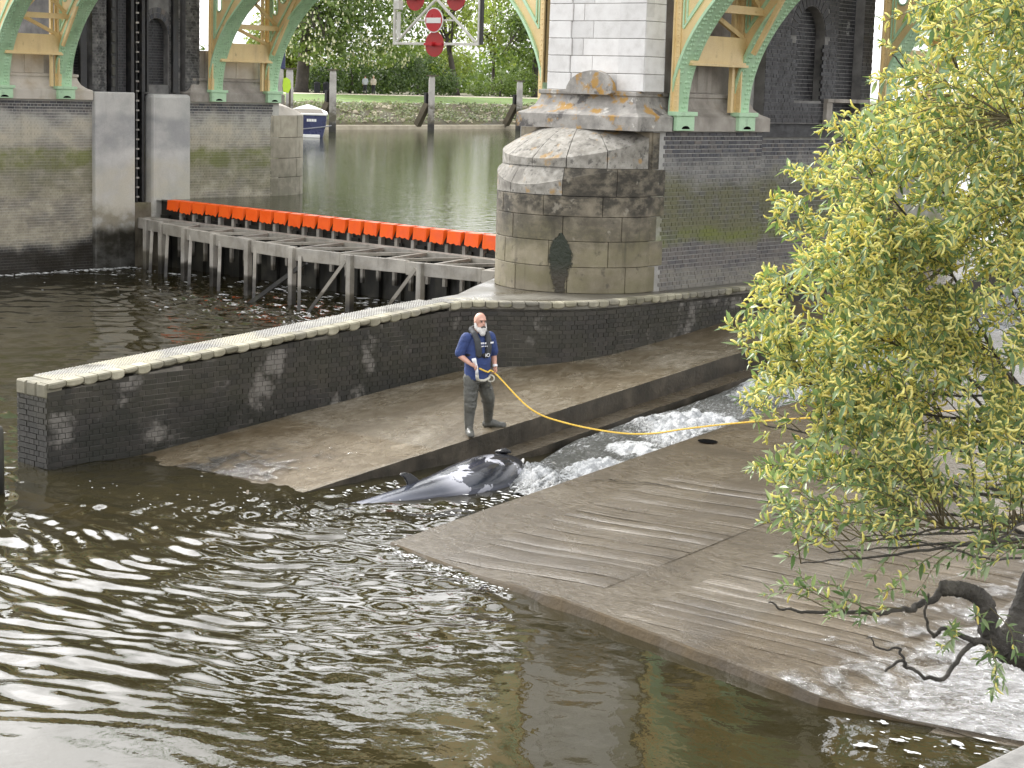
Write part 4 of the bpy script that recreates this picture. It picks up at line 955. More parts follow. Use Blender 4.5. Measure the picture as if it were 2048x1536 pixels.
for i, (x, y) in enumerate([(-43.5, 34.63), (-42.3, 34.22), (-40.55, 33.6), (-38.7, 33.06), (-36.8, 32.6), (-34.5, 32.02), (-32.3, 31.87), (-30.0, 31.9), (-27.6, 31.97), (-25.6, 32.05)]):
    mb = MB(); mb.box((x-0.075, y-0.09, -1), (x+0.075, y+0.07, 1.44), rnd=brng.random()); mb.build('post', M['timber'], weir, bevel=0.012)
    lean = -1 if i < 6 else 1
    if i < 6: p, q = (x+0.28, y-0.02, 1.25), (x+1.05, y-0.75, -0.5)
    else: p, q = (x-0.12, y-0.05, 1.30), (x-1.15, y-0.65, -0.4)
    mb = MB(); mb.bar(p, q, 0.085, 0.08, rnd=brng.random()); mb.build('raking_strut', M['timber'], weir)
mb = MB(); mb.bar((-34.1, 32.1, 1.1), (-36.2, 31.6, -0.4), 0.1, 0.1); mb.build('raking_strut', M['pile'], weir)
# ------------------------------------------------------------------ water
def water_mat(name, murk, clear, bump_layers, rough=0.02, ior=1.36, tint=(0.75, 0.68, 0.45)):
    t = NT(name); p = t.pos; h = None
    for sc, mapping, amp, det in bump_layers:
        nz = t.math('MULTIPLY', t.noise(t.mapped(p, mapping), sc, det, 0.5, 0.4), amp)
        h = nz if h is None else t.math('ADD', h, nz)
    nrm = t.bump(h, 1.0, 1.0)
    fr = t.n('ShaderNodeFresnel'); fr.inputs['IOR'].default_value = ior; t.L(nrm, fr.inputs['Normal'])
    gl = t.n('ShaderNodeBsdfGlossy'); gl.inputs['Roughness'].default_value = rough; t.L(nrm, gl.inputs['Normal'])
    df = t.n('ShaderNodeBsdfDiffuse'); m1 = t.noise(p, 0.5, 4); t.L(t.mix(t.rng(m1, 0.35, 0.65), murk[0], murk[1]), df.inputs['Color'])
    tr = t.n('ShaderNodeBsdfTransparent'); tr.inputs['Color'].default_value = (*tint, 1)
    mx = t.n('ShaderNodeMixShader'); mx.inputs[0].default_value = clear; t.L(df.outputs[0], mx.inputs[1]); t.L(tr.outputs[0], mx.inputs[2])
    m2 = t.n('ShaderNodeMixShader'); t.L(fr.outputs[0], m2.inputs[0]); t.L(mx.outputs[0], m2.inputs[1]); t.L(gl.outputs[0], m2.inputs[2])
    t.L(m2.outputs[0], t.out.inputs[0]); return t.mat
M['water_low'] = water_mat('water_low', [(0.036, 0.031, 0.0125), (0.048, 0.040, 0.0165)], 0.46, [(2.6, (1, 1, 1), 0.0035, 2), (9.0, (1, 1, 1), 0.0013, 3)], ior=1.62, tint=(0.9, 0.86, 0.72))
M['water_up'] = water_mat('water_up', [(0.06, 0.065, 0.032), (0.07, 0.075, 0.037)], 0.05, [(2.6, (1, 1, 1), 0.012, 3), (9.0, (1, 1, 1), 0.0022, 2)], rough=0.04, ior=1.6)
# lower water: polar grid (fine near the viewer), real waves fanning out from the mouth of the channel
NA, NR = 520, 900
ang = np.radians(np.linspace(90+40.36-27, 90+40.36+27, NA)); rad = np.exp(np.linspace(math.log(9.0), math.log(100), NR))
A_, R_ = np.meshgrid(ang, rad); X_ = R_*np.cos(A_); Y_ = R_*np.sin(A_)
SRC = np.array([-16.9, 17.6]); dxs = X_-SRC[0]; dys = Y_-SRC[1]; D = np.sqrt(dxs**2+dys**2)+1e-3
th = np.arctan2(dys, dxs)
Z_ = np.zeros_like(X_)
wrng = np.random.default_rng(4)
fan = np.clip(1.25-np.abs(((th-np.radians(-105)+np.pi) % (2*np.pi))-np.pi)/1.35, 0, 1)*np.exp(-D/9.0)*np.clip(D/1.2, 0.2, 1)
wob = 0.35*np.sin(X_*0.9+1.3)+0.3*np.sin(Y_*1.3+0.4*X_)+0.22*np.sin(X_*2.1-Y_*1.7)
for lam, amp in ((0.62, 0.005), (0.42, 0.0085), (0.31, 0.0085), (0.23, 0.0068), (0.165, 0.0042), (0.125, 0.0026)):
    ph = wrng.uniform(0, 6.28); mod = 0.5+0.5*np.sin(th*wrng.uniform(9, 22)+wrng.uniform(0, 6)+D*wrng.uniform(0.3, 0.9)+1.5*np.sin(D*0.9))
    Z_ += amp*fan*mod*np.sin(2*np.pi*(D+wob*0.55)/lam+ph+1.6*np.sin(th*5+D*0.6)+1.1*np.sin(th*13-D*1.1))
for k in range(46):                              # short-crested chop spreading from the mouth, and slow swell
    lam = wrng.uniform(0.16, 0.6); q = np.radians(wrng.normal(-85, 34)); kx, ky = np.cos(q), np.sin(q)
    cx_, cy_ = wrng.uniform(-24, -9), wrng.uniform(7, 17); sg_ = wrng.uniform(1.5, 4.5)
    loc = np.exp(-((X_-cx_)**2+(Y_-cy_)**2)/(2*sg_**2))
    Z_ += 0.0032*lam*loc*np.sin(2*np.pi*(X_*kx+Y_*ky+0.12*np.sin(X_*1.7+k)+0.1*np.sin(Y_*2.1-k))/lam+wrng.uniform(0, 6.28))
for k in range(30):
    lam = wrng.uniform(0.25, 1.3); q = wrng.uniform(0, 6.28); kx, ky = np.cos(q), np.sin(q)
    loc = 0.5+0.5*np.sin(X_*wrng.uniform(.3, .9)+Y_*wrng.uniform(.3, .9)+wrng.uniform(0, 6))
    Z_ += 0.0024*lam*loc*np.sin(2*np.pi*(X_*kx+Y_*ky)/lam+wrng.uniform(0, 6.28))
turb = np.exp(-(((X_+34)/7)**2+((Y_-32)/3.5)**2))
for k in range(14):
    lam = wrng.uniform(0.3, 0.9); q = wrng.uniform(0, 6.28)
    Z_ += turb*0.012*lam*np.sin(2*np.pi*(X_*np.cos(q)+Y_*np.sin(q))/lam+wrng.uniform(0, 6.28))
lee = 1/(1+np.exp(-(front_y(X_)-Y_-0.6)*1.2)) if False else 1.0
calm = np.clip((X_+12.9+0.25*(15-Y_))/1.6, 0, 1)               # sheltered pool in front of the right slab
Z_ *= 1.45*(1-0.86*calm)
me = bpy.data.meshes.new('river_lower')
vs = np.stack([X_, Y_, Z_], -1).reshape(-1, 3)
ii = np.arange(NR*NA).reshape(NR, NA)
fs = np.stack([ii[:-1, :-1], ii[:-1, 1:], ii[1:, 1:], ii[1:, :-1]], -1).reshape(-1, 4)
cut = Y_[:-1, :-1].reshape(-1) < 35.5+ysk(X_[:-1, :-1].reshape(-1))*0+0.0
fs = fs[cut]
me.from_pydata(vs.tolist(), [], fs.tolist()); me.update(); me.polygons.foreach_set('use_smooth', [True]*len(me.polygons))
o = face_up(link_mesh('river_lower', me, M['water_low'])); tag(o, 'rippled brown water of the lower river', kind='structure')
mb = MB()                                        # the rest of the lower river, outside the view
a0, a1 = ang[0], ang[-1]; P0 = lambda r, a: (r*math.cos(a), r*math.sin(a), -0.012)
mb.add([P0(9, a) for a in np.linspace(a0, a1, 12)]+[(-8, -14, -0.012), (0, -14, -0.012)], [tuple(range(14))])
mb.add([P0(9, a1), P0(100, a1), (-100, -14, -0.012), (-8, -14, -0.012)], [(0, 1, 2, 3)])
tag(face_up(mb.build('river_lower_margin', M['water_low'], fix=True)), 'lower river water outside the view', kind='structure')
# upper river, held back by the weir
mb = MB(); mb.add([(XL-3.3, wy(XL)+0.15, 1.93), (XRL+0.2, wy(XRL)+0.15, 1.93), (XRL+0.2, 60, 1.93), (-15, 60, 1.93), (-15, 420, 1.93), (-190, 420, 1.93), (-125, 30, 1.93), (XL-3.3, 34.0, 1.93)], [tuple(range(8))])
tag(face_up(mb.build('river_upper', M['water_up'], fix=True)), 'calm green water of the upper river behind the weir', kind='structure')
mb = MB(); mb.add([(-190, 30, 0.6), (0, 30, 0.6), (0, 420, 0.6), (-190, 420, 0.6)], [(0, 1, 2, 3)])
# foam
def foam_mat(name, lo, hi, scale):
    t = NT(name); p = t.pos
    n = t.noise(p, scale, 8, 0.7, 1.0); col = t.ramp(n, [(0.3, lo), (0.48, (0.55, 0.56, 0.55)), (0.6, hi)])
    pr = t.principled(**{'Base Color': col, 'Roughness': 0.5})
    t.L(t.bump(n, 0.9, 0.05), pr.inputs['Normal']); return t.mat
M['foam'] = foam_mat('foam', (0.42, 0.42, 0.40), (0.9, 0.91, 0.92), 9)
def rapid_mat():
    """dark sliding water with white froth riding on the crests (froth attribute per vertex, from the wave height)"""
    t = NT('rapid'); p = t.pos
    fr = t.n('ShaderNodeAttribute', attribute_name='rnd').outputs['Fac']
    n = t.noise(t.mapped(p, (1.0, 0.5, 1)), 13, 8, 0.72, 1.5); n2 = t.noise(p, 40, 4, 0.7)
    fine = t.noise(t.mapped(p, (1.0, 0.6, 1)), 34, 6, 0.75, 0.8)
    m = t.rng(t.math('ADD', fr, t.math('ADD', t.math('MULTIPLY', t.math('SUBTRACT', n, 0.5), 1.7), t.math('MULTIPLY', t.math('SUBTRACT', fine, 0.5), 0.9))), 0.26, 0.85)
    col = t.mix(m, (0.075, 0.078, 0.066), t.mix(t.rng(n2, 0.35, 0.62), (0.50, 0.53, 0.54), (0.88, 0.89, 0.9)))  # grey mixed into the froth white paints its shading
    pr = t.principled(**{'Base Color': col, 'Roughness': t.fmix(m, 0.08, 0.6)})
    t.L(t.bump(t.math('ADD', n, t.math('ADD', t.math('MULTIPLY', fine, 0.6), t.math('MULTIPLY', n2, 0.3))), 1.0, 0.09), pr.inputs['Normal']); return t.mat
M['rapid'] = rapid_mat()
def white_water(name, y0, y1, xa, xb, lab, seed=0):
    """surface of the torrent: standing waves in steps, froth on the rough parts"""
    nx, ny = 64, int((y1-y0)*30); mb = MB(); vs = []; rr = []
    for j in range(ny+1):
        y = y0+(y1-y0)*j/ny
        for i in range(nx+1):
            f = i/nx; x = xa(y)+(xb(y)-xa(y))*f; e = min(1, 5*f, 5*(1-f))
            # boulders of water: staggered heaps
            q = fbm(x*0.85+seed, y*0.55, 1.1, 2); step = max(0, math.sin(y*1.9+1.2*math.sin(x*1.3+seed)+0.7))**2
            h1 = abs(fbm(x*2.6+seed, y*2.2, 2.2, 4)); h2 = abs(fbm(x*8+seed, y*7, 4, 3))
            vs.append((x, y, max(zs(y)-0.35, 0.015-0.12*max(0, 20.3-y))+0.05*f-0.10*(1-min(1, 12*f))+e*(0.05*step+0.16*h1*(0.5+step)+0.14*h2*(0.4+step))+0.03*(1-f)*0))
            rr.append(min(1, max(0, 0.34+0.6*step*(0.6+q)+0.7*h1*step+0.25*q)))
    w = nx+1; mb.add(vs, [(j*w+i, j*w+i+1, (j+1)*w+i+1, (j+1)*w+i) for j in range(ny) for i in range(nx)]); mb.r = rr
    o = mb.build(name, M['rapid'], smooth=True); return tag(o, lab, kind='stuff')
white_water('rapids', 19.4, 38, lambda y: CHX+0.03+0.45*max(0, min(1, (22.5-y)/2))+0.06*math.sin(y*1.3), lambda y: RX-0.02, 'rushing white water tumbling down the narrow channel', 3)
def foam_heap(cx, cy, rx, ry, h, seed, name='foam_heap', zb=None):
    n = 64; mb = MB(); vs = []
    def rim(a): return 1+0.35*fbm(math.cos(a)*1.6+seed, math.sin(a)*1.6, 0, 3)
    for j in range(n+1):
        for i in range(n+1):
            u = -1+2*i/n; v = -1+2*j/n; a = math.atan2(v, u); r = math.hypot(u, v)/(0.85*rim(a)); e = max(0, 1-r**2)
            x = cx+rx*u; y = cy+ry*v
            hh = e**0.8*h*(0.3+1.7*abs(fbm(x*2.6+seed, y*2.6, 1, 5))+0.55*abs(fbm(x*11, y*11+seed, 1, 3)))
            vs.append((x, y, (max(zs(y)-0.34, 0.015) if zb is None else zb)+hh-0.12*(r > 1)))
    w = n+1; mb.add(vs, [(j*w+i, j*w+i+1, (j+1)*w+i+1, (j+1)*w+i) for j in range(n) for i in range(n)])
    mb.r = [min(1, max(0, 0.25+2.2*(v[2]-(max(zs(v[1])-0.34, 0.015) if zb is None else zb))/max(h, .01)*0.6)) for v in mb.v]
    return mb.build(name, M['rapid'], smooth=True)
for q in ((-16.4, 21.3, 0.75, 0.8, 0.24, 1), (-16.5, 20.3, 0.75, 0.7, 0.16, 4), (-16.6, 22.6, 0.8, 0.6, 0.16, 21), (-16.9, 24.4, 0.9, 0.9, 0.2, 6), (-17.0, 26.9, 0.9, 1.2, 0.24, 9), (-17.0, 29.3, 0.9, 1.4, 0.26, 12)):
    tag(foam_heap(*q), 'heaps of churned white foam in the narrow channel', kind='stuff')
# drifting foam flecks: one object
def flecks(name, spots, lab, seed):
    r = random.Random(seed); mb = MB()
    for cx, cy, sx, sy, cnt, smin, smax, z in spots:
        for _ in range(cnt):
            x = r.gauss(cx, sx); y = r.gauss(cy, sy); s = r.uniform(smin, smax)*(0.4+r.random()); a = r.uniform(-0.5, 0.5); n = 11
            el = r.uniform(0.9, 3.2)
            zz = max(z, zs(y)-0.36+0.06) if z < 0 else z
            ring = []
            for k in range(n):
                q = 2*math.pi*k/n; rr = s*(0.35+0.9*r.random()); dx = rr*math.cos(q)*el; dy = rr*math.sin(q)
                ring.append((x+dx*math.cos(a)-dy*math.sin(a), y+dx*math.sin(a)+dy*math.cos(a), zz+0.006))
            mb.add(ring+[(x, y, zz+0.006+0.22*s)], [(k, (k+1) % n, n) for k in range(n)])
    return tag(mb.build(name, M['foam'], smooth=True), lab, kind='stuff')
flecks('foam_flecks', [(-36, 32.6, 4.0, 0.9, 70, 0.015, 0.05, 0.012), (-33, 30.6, 3.5, 1.4, 60, 0.015, 0.045, 0.012), (-38, 34.6, 3.4, 0.3, 70, 0.02, 0.07, 0.012), (-32, 33.8, 2.2, 0.4, 90, 0.03, 0.10, 0.012), (-43, 33.3, 1.5, 0.4, 30, 0.015, 0.05, 0.012), (-40, 30, 3.0, 1.5, 14, 0.01, 0.03, 0.012)], 'white foam drifting below the weir', 2)
flecks('runoff_foam', [(-7.6, 14.4, 0.4, 0.12, 12, 0.008, 0.04, 0.012), (-6.9, 14.55, 0.3, 0.12, 16, 0.008, 0.05, 0.012), (-7.4, 13.95, 0.3, 0.12, 4, 0.03, 0.07, 0.012)], 'white foam patches below the runoff at the lower right', 12)
flecks('foam_line', [(-44.0, y, 0.12, 0.25, 14, 0.02, 0.06, 0.012) for y in np.linspace(26, 34.5, 22)], 'thin line of foam along the foot of the left pier', 5)
flecks('channel_foam', [(-16.2, 20.0, 0.25, 0.5, 80, 0.012, 0.04, 0.03), (-16.2, 18.8, 0.25, 0.6, 60, 0.010, 0.03, 0.02), (-17.95, 18.4, 0.10, 0.5, 34, 0.01, 0.03, 0.015), (-16.2, 17.6, 0.5, 0.35, 70, 0.008, 0.022, 0.02), (-15.9, 16.7, 0.7, 0.4, 70, 0.006, 0.018, 0.025), (-19.6, 15.5, 1.3, 0.4, 26, 0.006, 0.014, 0.012), (-17.5, 16.4, 1.2, 0.4, 60, 0.006, 0.016, 0.02)], 'broken foam and bubbles around the whale and channel mouth', 7)
# shore foam along the front edge of the right slab
flecks('shore_foam', [(x, front_y(x)-0.10-0.08*random.random(), 0.10, 0.07, 14, 0.005, 0.016, 0.02) for x in np.linspace(-15.4, -13.2, 12)], 'bright broken ripples against the corner of the right slip', 9)
# thin clear sheet of water running over the lower right of the slab
M['film'] = None
def film_mat():
    t = NT('film'); p = t.pos
    h = t.math('ADD', t.math('MULTIPLY', t.noise(t.mapped(p, (1, 1, 1)), 7, 5, 0.65, 1.2), 0.075), t.math('MULTIPLY', t.noise(p, 26, 4, 0.65), 0.018))
    nrm = t.bump(h, 1.0, 1.0)
    fr = t.n('ShaderNodeFresnel'); fr.inputs['IOR'].default_value = 1.36; t.L(nrm, fr.inputs['Normal'])
    gl = t.n('ShaderNodeBsdfGlossy'); gl.inputs['Roughness'].default_value = 0.06; t.L(nrm, gl.inputs['Normal'])
    tr = t.n('ShaderNodeBsdfTransparent'); tr.inputs['Color'].default_value = (0.97, 0.95, 0.92, 1)
    # the sheet thins out and breaks up towards its edge: thickness is stored per vertex
    th_ = t.n('ShaderNodeAttribute', attribute_name='rnd').outputs['Fac']
    br = t.rng(t.math('ADD', th_, t.math('MULTIPLY', t.math('SUBTRACT', t.noise(p, 2.2, 6, 0.65, 0.8), 0.5), 1.3)), 0.35, 0.6)
    m2 = t.n('ShaderNodeMixShader'); t.L(t.math('MULTIPLY', t.rng(fr.outputs[0], 0.02, 0.15), br), m2.inputs[0]); t.L(tr.outputs[0], m2.inputs[1]); t.L(gl.outputs[0], m2.inputs[2])
    t.L(m2.outputs[0], t.out.inputs[0]); return t.mat
M['film'] = film_mat()
def film_sheet(lab, fn, zf, nu=60, nv=60):
    mb = MB(); vs = []; rr = []
    for j in range(nv+1):
        for i in range(nu+1):
            u, v = i/nu, j/nv; x, y, th_ = fn(u, v); vs.append((x, y, zf(x, y)+0.05+0.010*fbm(x*2.5, y*2.5, 8))); rr.append(th_)
    w = nu+1; mb.add(vs, [(j*w+i, j*w+i+1, (j+1)*w+i+1, (j+1)*w+i) for j in range(nv) for i in range(nu)]); mb.r = rr
    tag(face_up(mb.build('running_water', M['film'], smooth=True, fix=True)), lab, kind='structure')
def f1(u, v):
    x = -10.2+6.6*u; y = front_y(x)+0.03+8.0*v; return x, y, min(1, 1.5*u+0.1-0.10*v)
film_sheet('thin sheet of bright water running down the slip behind the willow', f1, zr)
def f2(u, v):
    x = -21.6+3.15*u; y = 17.05+2.9*v+0.4*u*(1-v); e = min(1, 3*u, 3*(1-u)); return x, y, e*(0.62-0.45*v)
film_sheet('thin shining water sliding off the foot of the left slip', f2, lambda x, y: zs(y)-0.03)
# ------------------------------------------------------------------ far bank
def bank_x(y): return -102.0-0.15*(y-88)
M['grass'] = surf('grass', [(0.075, 0.13, 0.02), (0.115, 0.185, 0.032), (0.16, 0.24, 0.05)], 0.5, 0.9, bump=0.5, bscale=6, bdist=0.05)
M['path'] = surf('path', [(0.5, 0.44, 0.33), (0.6, 0.54, 0.42)], 0.8, 0.9, bump=0.1)
M['bank_stone'] = surf('bank_stone', [(0.30, 0.26, 0.18), (0.42, 0.37, 0.27), (0.5, 0.45, 0.34)], 0.9, 0.9, rnd=0.3, bump=0.6, bscale=5, bdist=0.08)
M['earth'] = surf('earth', [(0.06, 0.055, 0.03), (0.1, 0.085, 0.05), (0.12, 0.13, 0.05)], 0.4, 0.95, bump=0.4, bscale=4, bdist=0.1)
PROF = [(0.5, 0.2), (0.0, 1.2), (-0.02, 2.22), (-0.55, 2.28), (-0.8, 2.5), (-4.2, 3.80), (-4.6, 3.95), (-14.0, 4.42), (-14.2, 4.43), (-17.2, 4.47), (-17.4, 4.47), (-70, 4.6), (-300, 5.5)]
def strip(name, k0, k1, mat, lab, amp=0.0, y0=40, y1=400, dy=1.0, sub=1, z_add=0.0):
    mb = MB(); rows = []; y = y0
    prof = []
    for k in range(k0, k1):
        for s in range(sub): f = s/sub; prof.append((PROF[k][0]+(PROF[k+1][0]-PROF[k][0])*f, PROF[k][1]+(PROF[k+1][1]-PROF[k][1])*f))
    prof.append(PROF[k1])
    while y <= y1:
        rows.append([(bank_x(y)+d+amp*fbm(y*0.9, d*1.1, 3, 4), y, z+z_add+amp*0.7*fbm(y*1.1+9, d*1.3, 7, 4)) for d, z in prof]); y += dy
    n = len(prof); mb.add([p for r in rows for p in r], [(j*n+i, j*n+i+1, (j+1)*n+i+1, (j+1)*n+i) for j in range(len(rows)-1) for i in range(n-1)])
    o = mb.build(name, mat, smooth=True, fix=True); return tag(o, lab, kind='structure')
toe = strip('bank_toe', 0, 3, M['bank_stone'], 'low stone toe wall of the far bank')
slope = strip('bank_slope', 3, 6, M['earth'], 'steep far river bank below the lawn', amp=0.35, dy=0.6, sub=5)
strip('lawn', 6, 8, M['grass'], 'strip of mown grass on the far bank', amp=0.03)
strip('path', 8, 10, M['path'], 'pale path along the far bank', z_add=0.0)
strip('park_ground', 10, 12, M['earth'], 'park ground under the far trees')
# bank vegetation and rubble
r = random.Random(21); mb = MB()
for _ in range(17000):
    y = r.uniform(60, 175); f = r.random()**0.9; d = -0.7-3.7*f; z = 2.45+1.45*f; x = bank_x(y)+d
    if fbm(y*0.35, d*0.7, 5, 3) < -0.02 and r.random() < 0.8: continue
    s = r.uniform(0.06, 0.17); c = Vector((x+r.uniform(0, .25), y, z+r.uniform(0.0, 0.28)))
    a = Vector((r.gauss(0.6, .5), r.gauss(0, 1), r.gauss(0.7, .5))).normalized(); u = a.orthogonal().normalized(); v = a.cross(u)
    mb.add([c+u*s, c+v*s*0.6, c-u*s, c-v*s*0.6], [(0, 1, 2, 3)], rnd=r.random())
def leaf_mat(name, cols, trans=0.35, rough=0.5):
    t = NT(name); c = t.ramp(t.rnd(), [(i/(len(cols)-1), q) for i, q in enumerate(cols)])
    c = t.mix(0.3, c, t.mix(t.noise(t.pos, 0.25, 3), (0.4, 0.4, 0.4), (0.6, 0.6, 0.6)), 'OVERLAY')
    pr = t.n('ShaderNodeBsdfPrincipled'); t.L(c, pr.inputs['Base Color']); pr.inputs['Roughness'].default_value = rough
    tl = t.n('ShaderNodeBsdfTranslucent'); t.L(t.mix(1.0, c, (1.15, 1.2, 0.6), 'MULTIPLY'), tl.inputs['Color'])
    mx = t.n('ShaderNodeMixShader'); mx.inputs[0].default_value = trans; t.L(pr.outputs[0], mx.inputs[1]); t.L(tl.outputs[0], mx.inputs[2]); t.L(mx.outputs[0], t.out.inputs[0]); return t.mat
M['ivy'] = leaf_mat('ivy', [(0.08, 0.11, 0.04), (0.16, 0.2, 0.08), (0.32, 0.33, 0.21), (0.2, 0.24, 0.1)], 0.2)
tag(mb.build('bank_plants', M['ivy']), 'low green plants and ivy growing over the far bank', kind='stuff')
mb = MB()
for _ in range(1100):
    y = r.uniform(60, 175); f = r.random(); d = -0.6-3.9*f; z = 2.4+1.5*f; s = r.uniform(0.06, 0.24)
    mb.sphere((bank_x(y)+d, y, z+0.05), s, 5, 4, sc=(r.uniform(.6, 1.2), r.uniform(.7, 1.5), r.uniform(.45, .8)), rnd=r.random())
tag(mb.build('bank_rubble', M['bank_stone']), 'pale rubble stones on the far bank slope', kind='stuff')

# ------------------------------------------------------------------ mooring piles in the upper river
M['pile_grey'] = surf('pile_grey', [(0.30, 0.28, 0.26), (0.42, 0.40, 0.375), (0.5, 0.48, 0.45)], 1.2, 0.85, bump=0.4, bscale=10, bdist=0.03, zones=[((0.06, 0.05, 0.025), 0, 4.1, 0.8, 0.9, 0.8, 0.7), ((0.012, 0.011, 0.009), 0, 2.5, 0.3, 0.97, 0.7, 0.5)])
M['strut'] = surf('strut', [(0.05, 0.042, 0.028), (0.09, 0.075, 0.05), (0.13, 0.11, 0.08)], 1.2, 0.9, bump=0.4, bscale=8)
def mooring(x, y, top, lab, strut=True, cap=True, w=0.52):
    o = thing('mooring_pile', lab, 'mooring pile', (x, y, 1.9), group='timber mooring piles in the upper river')
    mb = MB(); q = Vector((1, 0.35, 0)).normalized()
    mb.tube([(x, y, 0.2), (x, y, 3.4), (x, y, top-0.25), (x, y, top)], [w*0.72, w*0.70, w*0.64, w*0.5], 4); mb.build('post', M['pile_grey'], o, bevel=0.03)
    mb = MB(); mb.box((x-0.30, y-0.30, top-0.02), (x+0.30, y+0.30, top+0.07)); mb.build('cap', M['strut'], o)
    if strut:
        e = Vector((x-1.3, y-0.2, 2.3)); mb = MB(); mb.bar((x-0.2, y-0.2, 4.05), tuple(e), 0.46, 0.46); mb.build('raking_strut', M['strut'], o)
        mb = MB(); mb.box((x-0.42, y-0.42, 3.7), (x-0.22, y-0.1, 4.9)); mb.build('iron_strap', M['black_steel'], o)
mooring(-99.6, 96.2, 6.35, 'tall grey mooring pile nearest the moored blue boat')
mooring(-103.0, 110.3, 6.20, 'grey mooring pile standing below the hanging sign frame')
mooring(-106.2, 124.8, 6.05, 'grey mooring pile just left of the stone pilaster')
mooring(-96.5, 89.1, 6.3, 'grey mooring pile just right of the left pier end', strut=False)
# ------------------------------------------------------------------ moored boat and marker posts
M['boat_blue'] = surf('boat_blue', [(0.018, 0.024, 0.075), (0.026, 0.034, 0.10)], 1.5, 0.3, bump=0.02)
M['boat_white'] = surf('boat_white', [(0.74, 0.74, 0.72), (0.8, 0.8, 0.78)], 1.5, 0.35, bump=0.02)
M['rope_grey'] = surf('rope_grey', [(0.2, 0.21, 0.24), (0.3, 0.3, 0.33)], 4, 0.8, bump=0.2)
bR = Vector((0.762, 0.647, 0)); bF = Vector((-0.72, 0.69, 0)).normalized(); bc = Vector((-89.75, 84.4, 1.93))
boat = thing('motor_boat', 'moored dark blue motor boat with white gunwale seen stern on', 'boat', tuple(bc))
def bp(u, f, z): return tuple(bc+bR*u+bF*f+Vector((0, 0, z)))
mb = MB(); rings = []
for f, wd, sh in ((0, 1.25, 1.42), (1.5, 1.3, 1.42), (3.5, 1.25, 1.5), (5.0, 0.95, 1.62), (6.2, 0.45, 1.78), (6.8, 0.06, 1.9)):
    rings.append([bp(-wd, f, sh), bp(-wd*0.98, f, 0.9), bp(-wd*0.82, f, 0.0), bp(-wd*0.3, f, -0.35), bp(wd*0.3, f, -0.35), bp(wd*0.82, f, 0.0), bp(wd*0.98, f, 0.9), bp(wd, f, sh)])
mb.rings(rings); hull = mb.build('hull', M['boat_blue'], boat, fix=True, bevel=0.02)
mb = MB(); rings = []
for f, wd, sh in ((-0.06, 1.30, 1.42), (1.5, 1.36, 1.42), (3.5, 1.31, 1.5), (5.0, 1.0, 1.62), (6.25, 0.5, 1.78), (6.9, 0.07, 1.9)):
    rings.append([bp(-wd, f, sh), bp(wd, f, sh), bp(wd, f, sh+0.13), bp(-wd, f, sh+0.13)])
mb.rings(rings); mb.build('gunwale', M['boat_white'], boat, fix=True, bevel=0.04)
mb = MB(); mb.hexa([bp(-1.1, 0.12, 1.5), bp(1.1, 0.12, 1.5), bp(0.9, 4.8, 1.6), bp(-0.9, 4.8, 1.6), bp(-1.1, 0.12, 1.565), bp(1.1, 0.12, 1.565), bp(0.9, 4.8, 1.76), bp(-0.9, 4.8, 1.76)]); mb.build('deck', M['strut'], boat)
mb = MB(); mb.hexa([bp(-0.95, -0.5, 0.0), bp(0.85, -0.5, 0.0), bp(0.85, 0.02, 0.0), bp(-0.95, 0.02, 0.0), bp(-0.95, -0.5, 0.2), bp(0.85, -0.5, 0.2), bp(0.85, 0.02, 0.2), bp(-0.95, 0.02, 0.2)]); mb.build('swim_platform', M['boat_white'], boat, bevel=0.03)
for k in range(6):                               # pale name lettering on the transom, strokes only legible as blocks
    u = 0.0+k*0.105; mb = MB()
    mb.hexa([bp(u, -0.012, 1.02), bp(u+0.085, -0.012, 1.02), bp(u+0.085, -0.002, 1.02), bp(u, -0.002, 1.02), bp(u, -0.012, 1.19), bp(u+0.085, -0.012, 1.19), bp(u+0.085, -0.002, 1.19), bp(u, -0.002, 1.19)]); mb.build('name_letter', M['boat_white'], boat)
mb = MB(); mb.tube([bp(-1.25, -0.05, 0.45), bp(-0.2, -0.1, 0.55), bp(0.9, -0.08, 0.68), bp(1.6, 0.1, 0.8)], 0.035, 6); mb.build('mooring_line', M['rope_grey'], boat)
mp_ = thing('marker_post', 'pale post carrying a dark upright box beside the left pier', 'post', (-86.6, 79.15, 1.9))
mb = MB(); mb.tube([(-86.6, 79.15, 0.5), (-86.6, 79.15, 6.25)], 0.22, 8); mb.build('post', M['pile_grey'], mp_)
mb = MB(); mb.hexa([tuple(Vector((-86.6, 79.15, 0))+bR*u+bF*f+Vector((0, 0, z))) for z in (6.2, 7.25) for u, f in ((-0.12, -0.2), (0.32, -0.2), (0.32, 0.15), (-0.12, 0.15))]); mb.build('box', M['boat_blue'], mp_, bevel=0.05)
mb = MB(); mb.tube([tuple(Vector((-86.6, 79.15, 5.0))-bR*0.15-bF*0.25), tuple(Vector((-86.6, 79.15, 7.0))-bR*0.15-bF*0.25)], 0.04, 6); mb.build('edge_rail', M['boat_white'], mp_)
M['lime'] = surf('lime', [(0.42, 0.62, 0.03), (0.5, 0.72, 0.05)], 3, 0.6, bump=0.1)
lm = thing('marker_board', 'lime green board on a slim post by the mooring pile', 'marker board', (-86.2, 79.35, 1.9))
Q = lambda u, f, z: tuple(Vector((-86.2, 79.35, 0))+bR*u+bF*f+Vector((0, 0, z)))
